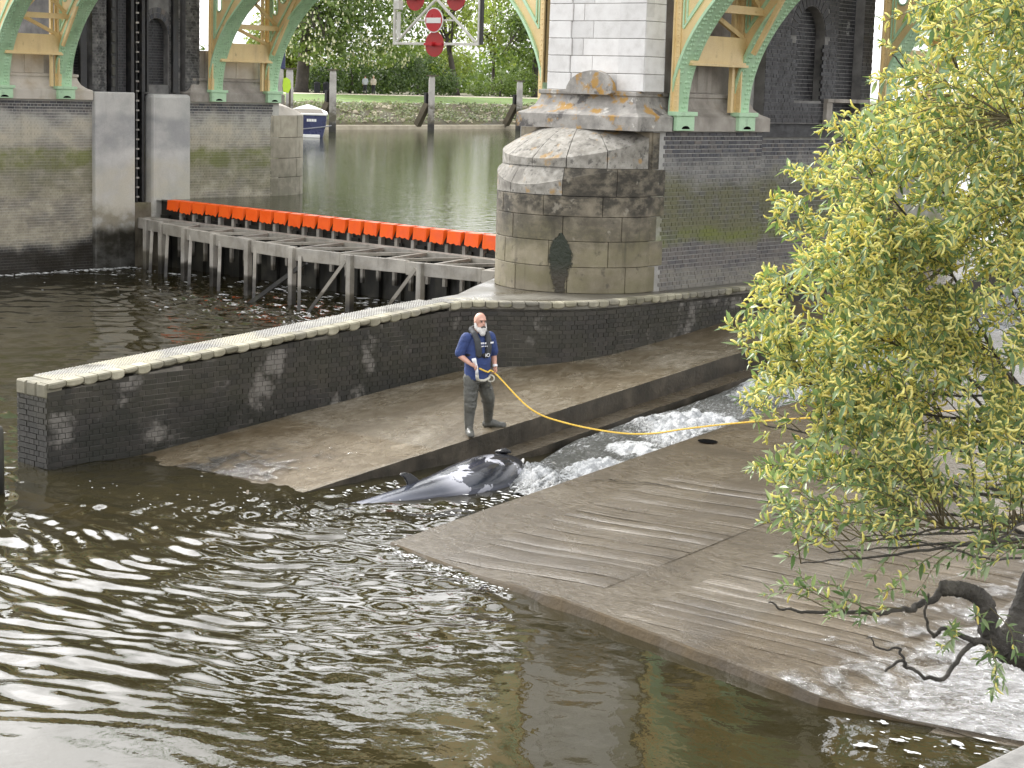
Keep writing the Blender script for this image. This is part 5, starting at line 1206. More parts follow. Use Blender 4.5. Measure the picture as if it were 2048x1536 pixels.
mb = MB(); mb.rings([[Q(-0.2, 0, 4.85), Q(-0.26, 0, 5.2), Q(-0.2, 0, 5.65), Q(0.0, 0, 5.7), Q(0.22, 0, 5.55), Q(0.26, 0, 5.1), Q(0.1, 0, 4.75)], [Q(-0.2, .06, 4.85), Q(-0.26, .06, 5.2), Q(-0.2, .06, 5.65), Q(0.0, .06, 5.7), Q(0.22, .06, 5.55), Q(0.26, .06, 5.1), Q(0.1, .06, 4.75)]]); mb.build('board', M['lime'], lm, fix=True)
mb = MB(); mb.tube([Q(0.2, 0.1, 0.5), Q(0.2, 0.1, 5.4)], 0.06, 6); mb.build('post', M['strut'], lm)

# ------------------------------------------------------------------ trees of the far park
M['bark'] = surf('bark', [(0.035, 0.03, 0.024), (0.07, 0.06, 0.05), (0.11, 0.095, 0.08)], 2.2, 0.9, bump=0.7, bscale=9, bdist=0.05, streak=0.3)
M['leaf_dark'] = leaf_mat('leaf_dark', [(0.035, 0.07, 0.018), (0.07, 0.12, 0.03), (0.11, 0.165, 0.045), (0.05, 0.09, 0.024)], 0.3)
M['leaf_mid'] = leaf_mat('leaf_mid', [(0.07, 0.12, 0.022), (0.13, 0.19, 0.04), (0.20, 0.27, 0.07), (0.09, 0.15, 0.03)], 0.38)
M['leaf_pale'] = leaf_mat('leaf_pale', [(0.17, 0.23, 0.045), (0.28, 0.34, 0.09), (0.22, 0.29, 0.06), (0.36, 0.40, 0.14)], 0.42)
M['blossom'] = leaf_mat('blossom', [(0.66, 0.63, 0.47), (0.78, 0.76, 0.62), (0.60, 0.60, 0.42)], 0.35, 0.8)
def leaf_cloud(mb, r, blobs, n, s0, s1, up_bias=0.5, shell=0.55, hole=0.0, seed=0):
    vol = [b[1][0]*b[1][1]*b[1][2] for b in blobs]
    for _ in range(n):
        c, rad = r.choices(blobs, vol)[0]
        while True:
            d = Vector((r.gauss(0, 1), r.gauss(0, 1), r.gauss(0, 1))).normalized(); q = (shell+(1-shell)*r.random()) if r.random() < 0.75 else r.random()
            p = Vector((c[0]+d.x*rad[0]*q, c[1]+d.y*rad[1]*q, c[2]+d.z*rad[2]*q))
            if hole and fbm(p.x*0.45+seed, p.y*0.45, p.z*0.5, 3) < hole-0.28: 
                if r.random() < 0.9: continue
            break
        s = r.uniform(s0, s1); a = Vector((d.x+r.gauss(0, .6), d.y+r.gauss(0, .6), d.z*0.6+up_bias+r.gauss(0, .5))).normalized()
        u = a.orthogonal().normalized(); u = (Matrix.Rotation(r.uniform(0, 6.28), 3, a) @ u); v = a.cross(u)*r.uniform(0.45, 0.7)
        mb.add([p+u*s, p+v*s, p-u*s*0.9, p-v*s], [(0, 1, 2, 3)], rnd=r.random())
def far_tree(lab, base, h, blobs, trunk_r, lm, n, s0=0.14, s1=0.30, blossom=0, seed=0, name='park_tree', hole=0.16, limbs=7, lean=(0, 0)):
    r = random.Random(seed); o = thing(name, lab, 'tree', base, group='trees of the far park'); b = Vector(base)
    mb = MB(); top = b+Vector((lean[0], lean[1], h*0.72))
    mid = b.lerp(top, 0.45)+Vector((r.gauss(0, .2), r.gauss(0, .2), 0))
    mb.tube([b-Vector((0, 0, .3)), b+Vector((0, 0, .5)), mid, top], [trunk_r*1.35, trunk_r, trunk_r*0.75, trunk_r*0.2], 9, cap=True); mb.build('trunk', M['bark'], o, smooth=True)
    mb = MB()
    for k in range(limbs):
        f = r.uniform(0.3, 0.85); st = b.lerp(mid, f/0.45) if f < 0.45 else mid.lerp(top, (f-0.45)/0.55)
        c, rad = r.choice(blobs); e = Vector(c)+Vector((r.uniform(-.7, .7)*rad[0], r.uniform(-.7, .7)*rad[1], r.uniform(-.4, .7)*rad[2]))
        m = st.lerp(e, 0.5)+Vector((r.gauss(0, .4), r.gauss(0, .4), r.uniform(0, 0.8)))
        mb.tube([st, m, e], [trunk_r*0.38, trunk_r*0.22, trunk_r*0.06], 6)
        for _ in range(3):
            t = r.uniform(.4, .95); s2 = m.lerp(e, t); e2 = s2+Vector((r.gauss(0, 1.2), r.gauss(0, 1.2), r.gauss(.3, .8))); mb.tube([s2, (s2+e2)/2+Vector((0, 0, .2)), e2], [trunk_r*0.12, trunk_r*0.08, trunk_r*0.03], 5)
    if limbs: mb.build('limb', M['bark'], o, smooth=True)
    mb = MB(); leaf_cloud(mb, r, blobs, n, s0, s1, hole=hole, seed=seed); cr = mb.build('crown', lm, o)
    if blossom:
        mb = MB()
        for _ in range(blossom):
            c, rad = r.choice(blobs); d = Vector((r.gauss(0.3, 1), r.gauss(-0.5, 1), r.gauss(0, .9))).normalized(); q = r.uniform(.88, 1.06); p = Vector((c[0]+d.x*rad[0]*q, c[1]+d.y*rad[1]*q, c[2]+d.z*rad[2]*q)); hh = r.uniform(.15, .32); w = hh*r.uniform(0.36, 0.55)
            mb.add([p+Vector((w, 0, 0)), p+Vector((0, w, 0)), p+Vector((-w, 0, 0)), p+Vector((0, -w, 0)), p+Vector((0, 0, hh)), p-Vector((0, 0, .04))], [(0, 1, 4), (1, 2, 4), (2, 3, 4), (3, 0, 4), (1, 0, 5), (2, 1, 5), (3, 2, 5), (0, 3, 5)], rnd=r.random())
        b_ = mb.build('blossom', M['blossom'], cr); b_['kind'] = 'stuff'
    return o
def ray_px(px, py):
    return rt2*((px-1024)/F_PX) - up2*((py-768)/F_PX) + fw
def at_bank(px, d):
    """ground point in column px, d metres behind the far water's edge"""
    q = ray_px(px, 190); k = q.y/q.x
    # x = bank_x(k x) - d
    x = (-102.0+0.15*88-d)/(1+0.15*k); return x, k*x
def blob(px, py, d, rx, rz, ry=None):
    x, y = at_bank(px, d); q = ray_px(px, py); t = x/q.x; return ((x, y, HC+q.z*t), (rx*0.9, ry or rx, rz))
GZ = 4.5
def tb(px, d): x, y = at_bank(px, d); return (x, y, GZ)
far_tree('large chestnut with cream flower candles and thick ridged trunk', tb(603, 21), 19, [blob(640, 30, 19, 5.0, 3.8), blob(720, 40, 18, 4.2, 3.6), blob(800, 60, 18.5, 3.4, 3.4), blob(610, 85, 18, 2.6, 2.0), blob(700, -60, 21, 6.5, 4.5), blob(600, -40, 21, 5, 4), blob(760, 100, 17.5, 3.0, 1.9), blob(680, 100, 17.5, 3.2, 1.8), blob(830, 0, 19, 3.2, 3.4)], 0.62, M['leaf_mid'], 15000, blossom=1000, seed=1, name='chestnut_tree', hole=0.12, limbs=9)
far_tree('dark round shrub behind the two walkers', tb(700, 20.5), 3.4, [blob(655, 160, 20.5, 2.2, 1.9), blob(710, 155, 21, 2.6, 2.2), blob(770, 155, 20.5, 2.6, 2.2)], 0.12, M['leaf_dark'], 5200, 0.10, 0.2, seed=2, name='park_shrub', hole=0.0, limbs=0)
far_tree('bushy dark evergreen right of the two walkers', tb(835, 20), 4.6, [blob(815, 140, 20, 2.2, 2.6), blob(855, 150, 20.5, 2.4, 2.3), blob(890, 165, 20, 1.9, 1.5)], 0.12, M['leaf_dark'], 5200, 0.10, 0.2, seed=3, name='park_shrub', hole=0.02, limbs=0)
far_tree('leaning dark trunked tree below the red sign discs', tb(912, 24), 13, [blob(930, 20, 24, 3.6, 3.0), blob(870, -10, 24, 4.2, 3.6), blob(900, 70, 25, 2.6, 1.6)], 0.36, M['leaf_pale'], 2600, seed=4, hole=0.24, limbs=12, lean=(-1.0, -1.6))
far_tree('small yellow green tree behind the hanging sign', tb(880, 27), 7, [blob(850, 115, 27, 2.8, 2.3), blob(905, 125, 28, 2.8, 2.1)], 0.16, M['leaf_pale'], 3000, 0.12, 0.24, seed=5, hole=0.1)
far_tree('broad green tree left of the stone pilaster', tb(1072, 22), 15, [blob(1050, 70, 22, 3.0, 3.6), blob(1085, 120, 22, 2.6, 2.6), blob(1020, 40, 23, 2.4, 2.2), blob(1090, 20, 23, 4.5, 4.5), blob(1000, 110, 23, 2.0, 1.6)], 0.5, M['leaf_mid'], 7500, seed=6, hole=0.14, limbs=10)
far_tree('slim tree with long bare lower limbs in the park gap', tb(985, 30), 12, [blob(970, 70, 30, 3.2, 2.6), blob(1010, 100, 30, 2.6, 2.0), blob(980, 0, 31, 3.0, 2.6)], 0.22, M['leaf_pale'], 2600, seed=7, hole=0.24, limbs=12)
far_tree('low green shrub in front of the bare limbed tree', tb(1000, 21.5), 2.6, [blob(960, 178, 21.5, 1.8, 0.9), blob(1015, 172, 21.5, 2.3, 1.5), blob(1050, 165, 22, 1.8, 1.7)], 0.1, M['leaf_mid'], 3600, 0.09, 0.18, seed=8, name='park_shrub', hole=0.03, limbs=0)
far_tree('pale green tree just right of the left pier arch', tb(560, 26), 9, [blob(572, 120, 26, 2.2, 2.8), blob(545, 90, 27, 3, 3.5)], 0.2, M['leaf_pale'], 3200, seed=9, hole=0.05)
r = random.Random(77); mb = MB(); bl = []
for k in range(26):
    px = 420+k*36; bl.append(blob(px, 165-r.uniform(0, 22), 50+r.uniform(0, 8), 6.0, r.uniform(2.5, 4.5)))
leaf_cloud(mb, r, bl, 15000, 0.25, 0.55, hole=0.05)
tag(mb.build('far_wood', M['leaf_mid']), 'mass of distant woodland closing the view behind the park trees', kind='stuff')
# grass tufts of light between: distant meadow is the park ground itself

# ------------------------------------------------------------------ people
def capsule(mb, pts, rad, n=10, sx=None):
    mb.tube(pts, rad, n, sx=sx); mb.sphere(pts[0], rad[0], n, 6); mb.sphere(pts[-1], rad[-1], n, 6)
def place(T, p): return tuple(T @ Vector(p))
class Fig:
    """builder for body parts in a local frame: x forward, y left, z up"""
    def __init__(s, T): s.T = T; s.mb = MB()
    def limb(s, pts, rad, n=10): capsule(s.mb, [s.T @ Vector(p) for p in pts], rad, n)
    def torso(s, rows, n=18):
        s.mb.rings([[place(s.T, (cx+rx*math.cos(a), cy+ry*math.sin(a), z)) for a in np.linspace(0, 2*math.pi, n+1)[:-1]] for z, cx, cy, rx, ry in rows])
    def ball(s, c, r, sc=(1, 1, 1), rot=None):
        m = MB(); m.sphere((0, 0, 0), r, 14, 10, sc=sc); R3 = rot or Matrix.Identity(3)
        s.mb.add([place(s.T, R3 @ Vector(v)+Vector(c)) for v in m.v], m.f)
    def done(s, name, mat, parent, voxel, smooth=3, wrinkle=None): return remeshed(s.mb, name, mat, parent, voxel, smooth, wrinkle)
M['skin'] = surf('skin', [(0.50, 0.26, 0.19), (0.56, 0.31, 0.23), (0.6, 0.35, 0.27)], 12, 0.5, bump=0.05, obj=True)
def walker(pos, face, lab, top, bottom, hair, held=None):
    T = Matrix.Translation(pos) @ Matrix.Rotation(face, 4, 'Z'); o = thing('person', lab, 'person', pos)
    f = Fig(T)
    f.torso([(0.85, 0, 0, .10, .15), (1.0, 0, 0, .11, .16), (1.2, 0, 0, .11, .16), (1.38, 0, 0, .10, .18), (1.46, 0, 0, .06, .08), (1.52, .01, 0, .05, .05)])
    f.ball((.02, 0, 1.62), .1, (1, .85, 1.15))
    for s in (-1, 1):
        f.limb([(0, s*.18, 1.38), (-.04, s*.23, 1.12), (.10, s*.2, .92)], [.05, .042, .034]); f.ball((.13, s*.19, .87), .045, (.8, .5, 1.1))
        f.limb([(0, s*.08, .9), (s*.10, s*.09, .48), (s*.16-.05, s*.09, .08)], [.085, .06, .04]); f.ball((s*.16+.02, s*.09, .04), .06, (1.7, .7, .6))
    f.done('body', M['skin'], o, 0.03, 2)
    f = Fig(T); f.torso([(.88, 0, 0, .13, .18), (1.0, 0, 0, .135, .185), (1.2, 0, 0, .135, .185), (1.38, 0, 0, .125, .2), (1.46, 0, 0, .07, .1)])
    for s in (-1, 1): f.limb([(0, s*.18, 1.38), (-.04, s*.23, 1.12), (.07, s*.21, .96)], [.07, .06, .05])
    f.done('jacket', top, o, 0.03, 2)
    f = Fig(T); f.torso([(.8, 0, 0, .12, .17), (.95, 0, 0, .125, .175)])
    for s in (-1, 1): f.limb([(0, s*.08, .85), (s*.10, s*.09, .48), (s*.16-.05, s*.09, .1)], [.10, .08, .06])
    f.done('trousers', bottom, o, 0.03, 2)
    f = Fig(T); f.ball((.0, 0, 1.66), .105, (1, .95, 1.0)); f.done('hair', hair, o, 0.03, 1)
M['cloth_dark'] = surf('cloth_dark', [(0.012, 0.013, 0.016), (0.025, 0.026, 0.03)], 6, 0.9, bump=0.1)
M['cloth_grey'] = surf('cloth_grey', [(0.3, 0.32, 0.34), (0.42, 0.44, 0.46)], 4, 0.9, bump=0.1)
M['cloth_beige'] = surf('cloth_beige', [(0.42, 0.38, 0.3), (0.55, 0.5, 0.42)], 4, 0.9, bump=0.1)
M['hair_dark'] = surf('hair_dark', [(0.02, 0.016, 0.012), (0.04, 0.03, 0.02)], 20, 0.7, bump=0.2)
M['hair_fair'] = surf('hair_fair', [(0.4, 0.33, 0.22), (0.5, 0.43, 0.3)], 20, 0.7, bump=0.2)
x, y = at_bank(730, 15.6); walker((x, y, 4.45), 2.4, 'walker in grey top and dark trousers on the far path, left of the pair', M['cloth_grey'], M['cloth_dark'], M['hair_dark'])
x, y = at_bank(746.5, 15.9); walker((x, y, 4.45), 2.3, 'walker in beige jacket and dark trousers on the far path, right of the pair', M['cloth_beige'], M['cloth_dark'], M['hair_fair'])
for px, lab in ((634, 'dark green park bin nearest the chestnut trunk'), (652, 'dark green park bin behind the tall mooring pile')):
    x, y = at_bank(px, 18.5); mb = MB(); mb.tube([(x, y, 4.45), (x, y, 5.25), (x, y, 5.35), (x, y, 5.5)], [.27, .3, .33, .12], 12)
    tag(mb.build('litter_bin', M['cloth_dark'], loc=(x, y, 4.45)), lab, 'bin', 'bins on the far path')
# ------------------------------------------------------------------ the whale
def whale_mat():
    t = NT('whale_skin'); p = t.pos; xyz = t.sep(p)
    n = t.noise(p, 2.6, 6, 0.6, 0.5); n2 = t.noise(t.mapped(p, (1, 0.35, 1.5)), 5, 5)
    base = t.ramp(n2, [(0.35, (0.014, 0.016, 0.021)), (0.55, (0.034, 0.038, 0.052)), (0.7, (0.065, 0.072, 0.094))])
    tail = t.rng(xyz[1], 19.5, 17.8); base = t.mix(t.math('MULTIPLY', tail, 0.6), base, (0.052, 0.059, 0.08))
    head = t.rng(xyz[1], 19.2, 20.1); base = t.mix(t.math('MULTIPLY', head, 0.85), base, (0.016, 0.017, 0.021))
    topd = t.rng(xyz[2], 0.10, 0.26); base = t.mix(t.math('MULTIPLY', topd, 0.7), base, (0.022, 0.023, 0.030))
    side = t.rng(xyz[0], -17.2, -16.9)
    # worn pale patches on the flank towards the head
    reg = t.math('MULTIPLY', t.rng(xyz[1], 18.5, 19.0), t.rng(xyz[1], 20.8, 20.5))
    reg = t.math('MULTIPLY', reg, t.rng(xyz[0], -17.45, -17.15))
    pat = t.math('MULTIPLY', t.rng(n, 0.535, 0.56), reg)
    base = t.mix(pat, base, t.mix(n2, (0.30, 0.31, 0.35), (0.55, 0.55, 0.6)))
    low = t.rng(xyz[2], 0.10, 0.02); base = t.mix(t.math('MULTIPLY', low, 0.35), base, (0.28, 0.29, 0.35))
    pr = t.principled(**{'Base Color': base, 'Roughness': 0.13, 'Specular IOR Level': 0.6})
    t.L(t.bump(t.math('ADD', n, t.math('MULTIPLY', n2, 0.5)), 0.25, 0.03), pr.inputs['Normal']); return t.mat
M['whale'] = whale_mat()
M['whale_dark'] = surf('whale_fin', [(0.008, 0.008, 0.01), (0.016, 0.016, 0.02)], 6, 0.3, bump=0.2)
wh = thing('whale_calf', 'young dark grey whale stranded in the channel with pale worn patches', 'whale', (-17.25, 19.2, 0))
ctr = [(-17.52, 16.45), (-17.47, 16.9), (-17.4, 17.4), (-17.32, 17.9), (-17.25, 18.4), (-17.2, 18.85), (-17.2, 19.3), (-17.23, 19.7), (-17.29, 20.05), (-17.38, 20.38), (-17.47, 20.66), (-17.56, 20.88)]
hw = [0.03, 0.07, 0.12, 0.20, 0.30, 0.39, 0.45, 0.46, 0.41, 0.32, 0.20, 0.05]
tz = [-0.12, -0.06, 0.0, 0.075, 0.15, 0.22, 0.31, 0.36, 0.36, 0.30, 0.21, 0.08]
mb = MB(); rings = []; NW = 24
for k, ((x, y), w, t_) in enumerate(zip(ctr, hw, tz)):
    a, b = ctr[max(k-1, 0)], ctr[min(k+1, len(ctr)-1)]; d = Vector((b[0]-a[0], b[1]-a[1], 0)).normalized(); sd = Vector((d.y, -d.x, 0))
    ring = []
    for q in np.linspace(0, 2*math.pi, NW+1)[:-1]:
        cs, sn = math.cos(q), math.sin(q); zz = t_*(abs(sn)**0.9) if sn > 0 else -0.30*abs(sn)*min(1, w/0.3)
        fold = 0.012*math.sin(k*1.3+q*3)
        ring.append(tuple(Vector((x, y, 0))+sd*(w+fold)*math.copysign(abs(cs)**0.85, cs)+Vector((0, 0, zz))))
    rings.append(ring)
mb.rings(rings); body = mb.build('body', M['whale'], wh, fix=True, smooth=True)
ss = body.modifiers.new('s', 'SUBSURF'); ss.levels = 2; ss.render_levels = 2
mb = MB()                                        # hooked dorsal fin
pr = [(0.0, 0.0), (0.26, 0.02), (0.17, 0.12), (0.06, 0.2), (-0.05, 0.235), (-0.13, 0.23), (-0.16, 0.2), (-0.09, 0.16), (-0.05, 0.08), (-0.04, 0.0)]
fx, fy, fz = -17.42, 18.4, 0.08
pr = [(u*0.95, v*0.9) for u, v in pr]
mb.rings([[(fx-0.02-0.25*v, fy+u, fz+v) for u, v in pr], [(fx+0.02-0.25*v*0.96, fy+u*0.96, fz+v*0.97) for u, v in pr]]); mb.build('dorsal_fin', M['whale_dark'], wh, fix=True, bevel=0.012)
WD_ = surf('whale_dark', [(0.008, 0.008, 0.01), (0.016, 0.016, 0.02)], 6, 0.3, bump=0.2)
M['whale_pale'] = surf('whale_pale', [(0.55, 0.54, 0.52), (0.7, 0.69, 0.68)], 6, 0.4, bump=0.1)
mb = MB(); mb.tube([(-17.42, 20.22, 0.34), (-17.36, 20.32, 0.35), (-17.32, 20.40, 0.33)], [0.015, 0.05, 0.015], 8); mb.tube([(-17.50, 20.26, 0.32), (-17.45, 20.36, 0.335), (-17.41, 20.44, 0.315)], [0.015, 0.045, 0.015], 8); M['whale_dark_'] = WD_; mb.build('blowhole', M['whale_dark'], wh, smooth=True)
mb = MB(); mb.tube([(-17.09, 20.30, 0.15), (-17.17, 20.48, 0.17), (-17.30, 20.66, 0.19), (-17.43, 20.82, 0.15)], [0.008, 0.022, 0.02, 0.008], 6); mb.build('mouth_line', M['whale_pale'], wh, smooth=True)

# ------------------------------------------------------------------ the man with the rope
MP = Vector((-18.54, 21.0, zs(20.87)+0.005)); TM = Matrix.Translation(MP) @ Matrix.Rotation(math.radians(-19), 4, 'Z')
man = thing('person', 'bald bearded man in navy t-shirt and waders holding a yellow rope', 'person', tuple(MP))
hd = Matrix.Rotation(math.radians(24), 3, 'Y') @ Matrix.Rotation(math.radians(0), 3, 'Z')
HCN = Vector((0.05, 0.0, 1.725))
f = Fig(TM)
f.torso([(.86, 0, 0, .12, .16), (1.0, 0, 0, .135, .175), (1.12, 0.01, 0, .145, .178), (1.25, 0, 0, .14, .178), (1.38, -.01, 0, .13, .19), (1.46, -.015, 0, .11, .185), (1.52, -.02, 0, .08, .12), (1.57, 0, 0, .062, .068), (1.66, .03, 0, .058, .06)])
f.ball(HCN+Vector((-.01, 0, .02)), .102, (1.05, .86, 1.12), hd); f.ball(HCN+Vector((.035, 0, -.06)), .07, (1, .9, 1.05), hd)
f.ball(HCN+Vector((.105, 0, -.02)), .020, (1.1, .75, 1.3)); f.ball(HCN+Vector((.085, 0, .035)), .045, (.6, 1.3, .35))
for s in (-1, 1): f.ball(HCN+Vector((-.01, s*.088, -.01)), .026, (.7, .35, 1.2))
RA = [(0, -.20, 1.475), (-.035, -.30, 1.22), (.17, -.20, 1.10)]; LA = [(0, .20, 1.475), (.0, .275, 1.21), (.10, .245, 1.05)]
for A in (RA, LA): f.limb([A[0], Vector(A[0]).lerp(Vector(A[1]), .5), A[1]], [.06, .054, .043]); f.limb([A[1], Vector(A[1]).lerp(Vector(A[2]), .4), A[2]], [.043, .044, .028])
f.limb([(0, -.095, .93), (.03, -.12, .5), (.02, -.13, .12)], [.095, .065, .045]); f.limb([(-.02, .095, .93), (-.08, .25, .53), (-.24, .35, .16)], [.095, .065, .045])
def hand(f, wr, d, side, curl):
    """palm, four bent fingers of unequal length and a thumb from the side of the palm"""
    wr = Vector(wr); d = Vector(d).normalized(); s = Vector(side).normalized(); n = d.cross(s).normalized()
    f.limb([wr, wr+d*.045, wr+d*.08], [.026, .030, .028])
    f.limb([wr+d*.05+s*.02, wr+d*.085+s*.022], [.02, .016]); f.limb([wr+d*.05-s*.02, wr+d*.085-s*.022], [.02, .016])
    for k, ln in enumerate((.066, .076, .072, .056)):
        o = s*(.033-.022*k); b = wr+d*.085+o; m = b+d*ln*.45+n*ln*.30*curl; e = m+d*ln*.05*(1-curl)+n*ln*.62*curl-d*ln*.15*curl
        f.limb([b, m, e], [.0105, .0095, .008], 8)
    b = wr+d*.03+s*.03; m = b+s*.028+d*.025+n*.02; f.limb([b, m, m+d*.03+n*.03-s*.012], [.014, .012, .009], 8)
hand(f, RA[2], (.85, .45, -.25), (.35, -.2, .9), 1.0); hand(f, LA[2], (.35, -.05, -.95), (.75, .1, .35), 0.9)
bodym = f.done('body', M['skin'], man, 0.0085, 3)
M['shirt'] = surf('shirt', [(0.022, 0.04, 0.125), (0.034, 0.058, 0.175), (0.044, 0.072, 0.2)], 7, 0.85, bump=0.5, bscale=14, bdist=0.02)
f = Fig(TM)
f.torso([(.85, 0, 0, .165, .20), (.9, 0, 0, .165, .205), (1.0, 0.0, 0, .165, .20), (1.12, 0.01, 0, .17, .20), (1.25, 0, 0, .165, .2), (1.38, -.01, 0, .15, .21), (1.46, -.015, 0, .13, .205), (1.525, -.02, 0, .09, .125), (1.555, -.015, 0, .078, .085)], 22)
for A in (RA, LA): f.limb([A[0], Vector(A[0]).lerp(Vector(A[1]), .45), Vector(A[0]).lerp(Vector(A[1]), .86)], [.085, .083, .078])
for k in range(7): f.limb([(.15, -.12+.04*k, 1.02-.01*k), (.165, -.1+.035*k, .93+.02*(k % 3))], [.012, .009], 6)
f.done('t_shirt', M['shirt'], man, 0.011, 3, (0.011, 7, 5))
M['wader'] = surf('wader', [(0.055, 0.055, 0.048), (0.085, 0.085, 0.075), (0.12, 0.12, 0.105)], 6, 0.38, bump=0.45, bscale=12, bdist=0.02)
f = Fig(TM)
f.torso([(.80, 0, 0, .14, .175), (.88, 0, 0, .15, .185), (.95, 0, 0, .15, .188)])
RL = [(0, -.095, .88), (.02, -.11, .68), (.03, -.12, .5), (.02, -.125, .36)]; LLg = [(-.02, .095, .88), (-.05, .17, .70), (-.08, .25, .53), (-.13, .285, .40)]
f.limb(RL, [.125, .112, .097, .086]); f.limb(LLg, [.125, .114, .1, .088])
for k, z in enumerate((.55, .50, .45)): f.limb([(.08, -.18, z), (.11, -.12, z-.015), (.08, -.06, z)], [.02, .024, .02], 8)
for k, z in enumerate((.58, .53, .48)): f.limb([(-.06-.03*k, .15+.01*k, z), (-.015-.035*k, .20+.02*k, z-.015), (-.03-.035*k, .27+.02*k, z)], [.02, .026, .02], 8)
f.done('waders', M['wader'], man, 0.012, 2, (0.010, 7, 11))
M['boot'] = surf('boot', [(0.065, 0.066, 0.058), (0.09, 0.09, 0.08), (0.12, 0.12, 0.105)], 5, 0.42, bump=0.3, bscale=14, bdist=0.015)
for P3, toe, z0 in (([(.02, -.125, .40), (.02, -.13, .25), (.03, -.135, .10)], (.22, -.20), 0.0), ([(-.13, .285, .42), (-.19, .32, .27), (-.24, .35, .14)], (-.10, .54), 0.045)):
    f = Fig(TM); f.limb(P3, [.088, .078, .064]); a = Vector(P3[2])
    t = Vector((toe[0], toe[1], .05+z0)); hl = Vector((a.x, a.y, .055+z0))-(Vector((t.x, t.y, 0))-Vector((a.x, a.y, 0))).normalized()*.04
    f.limb([hl, a.lerp(t, .4)+Vector((0, 0, -.01)), a.lerp(t, .75)-Vector((0, 0, .02)), t], [.052, .062, .055, .046])
    f.mb.sphere(place(TM, (t.x, t.y, .03+z0)), .05, 10, 6, sc=(1, 1, .6)); f.mb.sphere(place(TM, (hl.x, hl.y, .03+z0)), .05, 10, 6, sc=(1, 1, .6))
    f.done('boot', M['boot'], man, 0.011, 3, (0.004, 7, 13))
M['vest'] = surf('vest', [(0.035, 0.038, 0.042), (0.055, 0.058, 0.062)], 8, 0.8, bump=0.3, bscale=20)
f = Fig(TM)
vp = [(.165, .075, 1.24), (.172, .085, 1.33), (.15, .095, 1.44), (.07, .105, 1.545), (-.05, .095, 1.60), (-.11, 0, 1.61), (-.05, -.095, 1.60), (.07, -.105, 1.545), (.15, -.095, 1.44), (.172, -.085, 1.33), (.165, -.075, 1.24)]
f.limb(vp, [.05, .052, .05, .045, .045, .05, .045, .045, .05, .052, .05], 10); f.done('life_vest', M['vest'], man, 0.012, 2)
M['black_web'] = surf('black_web', [(0.01, 0.01, 0.011), (0.018, 0.018, 0.02)], 8, 0.7, bump=0.2)
f = Fig(TM); f.torso([(1.205, 0, 0, .172, .207), (1.25, 0, 0, .172, .207)], 22); f.ball((.19, .03, 1.23), .055, (.45, 1.3, .8)); f.done('belt', M['black_web'], man, 0.011, 1)
M['white_mark'] = surf('white_mark', [(0.75, 0.76, 0.78), (0.82, 0.82, 0.84)], 8, 0.6, bump=0)
# pale printed lettering and badge on the vest front (too small to read in the photograph)
def mark(y0, y1, z0, z1, x=0.222):
    mb = MB(); q = lambda y, z, d=0: place(TM, (x+d-0.9*(abs(y)**2), y, z)); mb.hexa([q(y0, z0), q(y1, z0), q(y1, z0, .006), q(y0, z0, .006), q(y0, z1), q(y1, z1), q(y1, z1, .006), q(y0, z1, .006)]); mb.build('printed_mark', M['white_mark'], man)
for k in range(4): mark(-.075+.028*k, -.052+.028*k, 1.40, 1.425, .17+.012*abs(k-1.5))
for k in range(5): mark(-.06+.026*k, -.042+.026*k, 1.36, 1.376, .172+.012*abs(k-2))
mark(.09, .15, 1.41, 1.435, .222); mark(.0, .014, 1.215, 1.26, .232)
mb = MB(); mb.tube([place(TM, (.222, .055+.024*math.cos(a), 1.238+.024*math.sin(a))) for a in np.linspace(0, 2*math.pi, 13)], .006, 5, cap=False); mb.build('badge_ring', M['white_mark'], man)
# beard, moustache, brows
M['beard'] = surf('beard', [(0.52, 0.50, 0.47), (0.68, 0.66, 0.63), (0.78, 0.76, 0.73)], 40, 0.85, bump=0.8, bscale=90, bdist=0.01)
M['beard_dark'] = surf('beard_dark', [(0.05, 0.045, 0.04), (0.11, 0.1, 0.09)], 40, 0.85, bump=0.6, bscale=90)
f = Fig(TM); f.ball(HCN+Vector((.05, 0, -.115)), .066, (1.0, 1.05, 1.0), hd); f.ball(HCN+Vector((.075, 0, -.165)), .05, (.9, .95, 1.0)); 
for s in (-1, 1): f.limb([HCN+Vector((.0, s*.082, -.03)), HCN+Vector((.02, s*.078, -.09)), HCN+Vector((.05, s*.05, -.13))], [.02, .028, .03], 8)
f.done('beard', M['beard'], man, 0.008, 2)
f = Fig(TM); f.limb([HCN+Vector((.098, -.034, -.078)), HCN+Vector((.120, 0, -.062)), HCN+Vector((.098, .034, -.078))], [.011, .015, .011], 8); f.done('moustache', M['beard_dark'], man, 0.006, 1)
f = Fig(TM)
for s in (-1, 1): f.limb([HCN+Vector((.096, s*.018, .022)), HCN+Vector((.092, s*.05, .024))], [.008, .006], 6)
f.done('brow', M['beard_dark'], man, 0.005, 0)
for s in (-1, 1):
    mb = MB(); mb.sphere(place(TM, HCN+Vector((.092, s*.033, .005))), .011, 8, 6); mb.build('eye', M['beard_dark'], man, smooth=True)
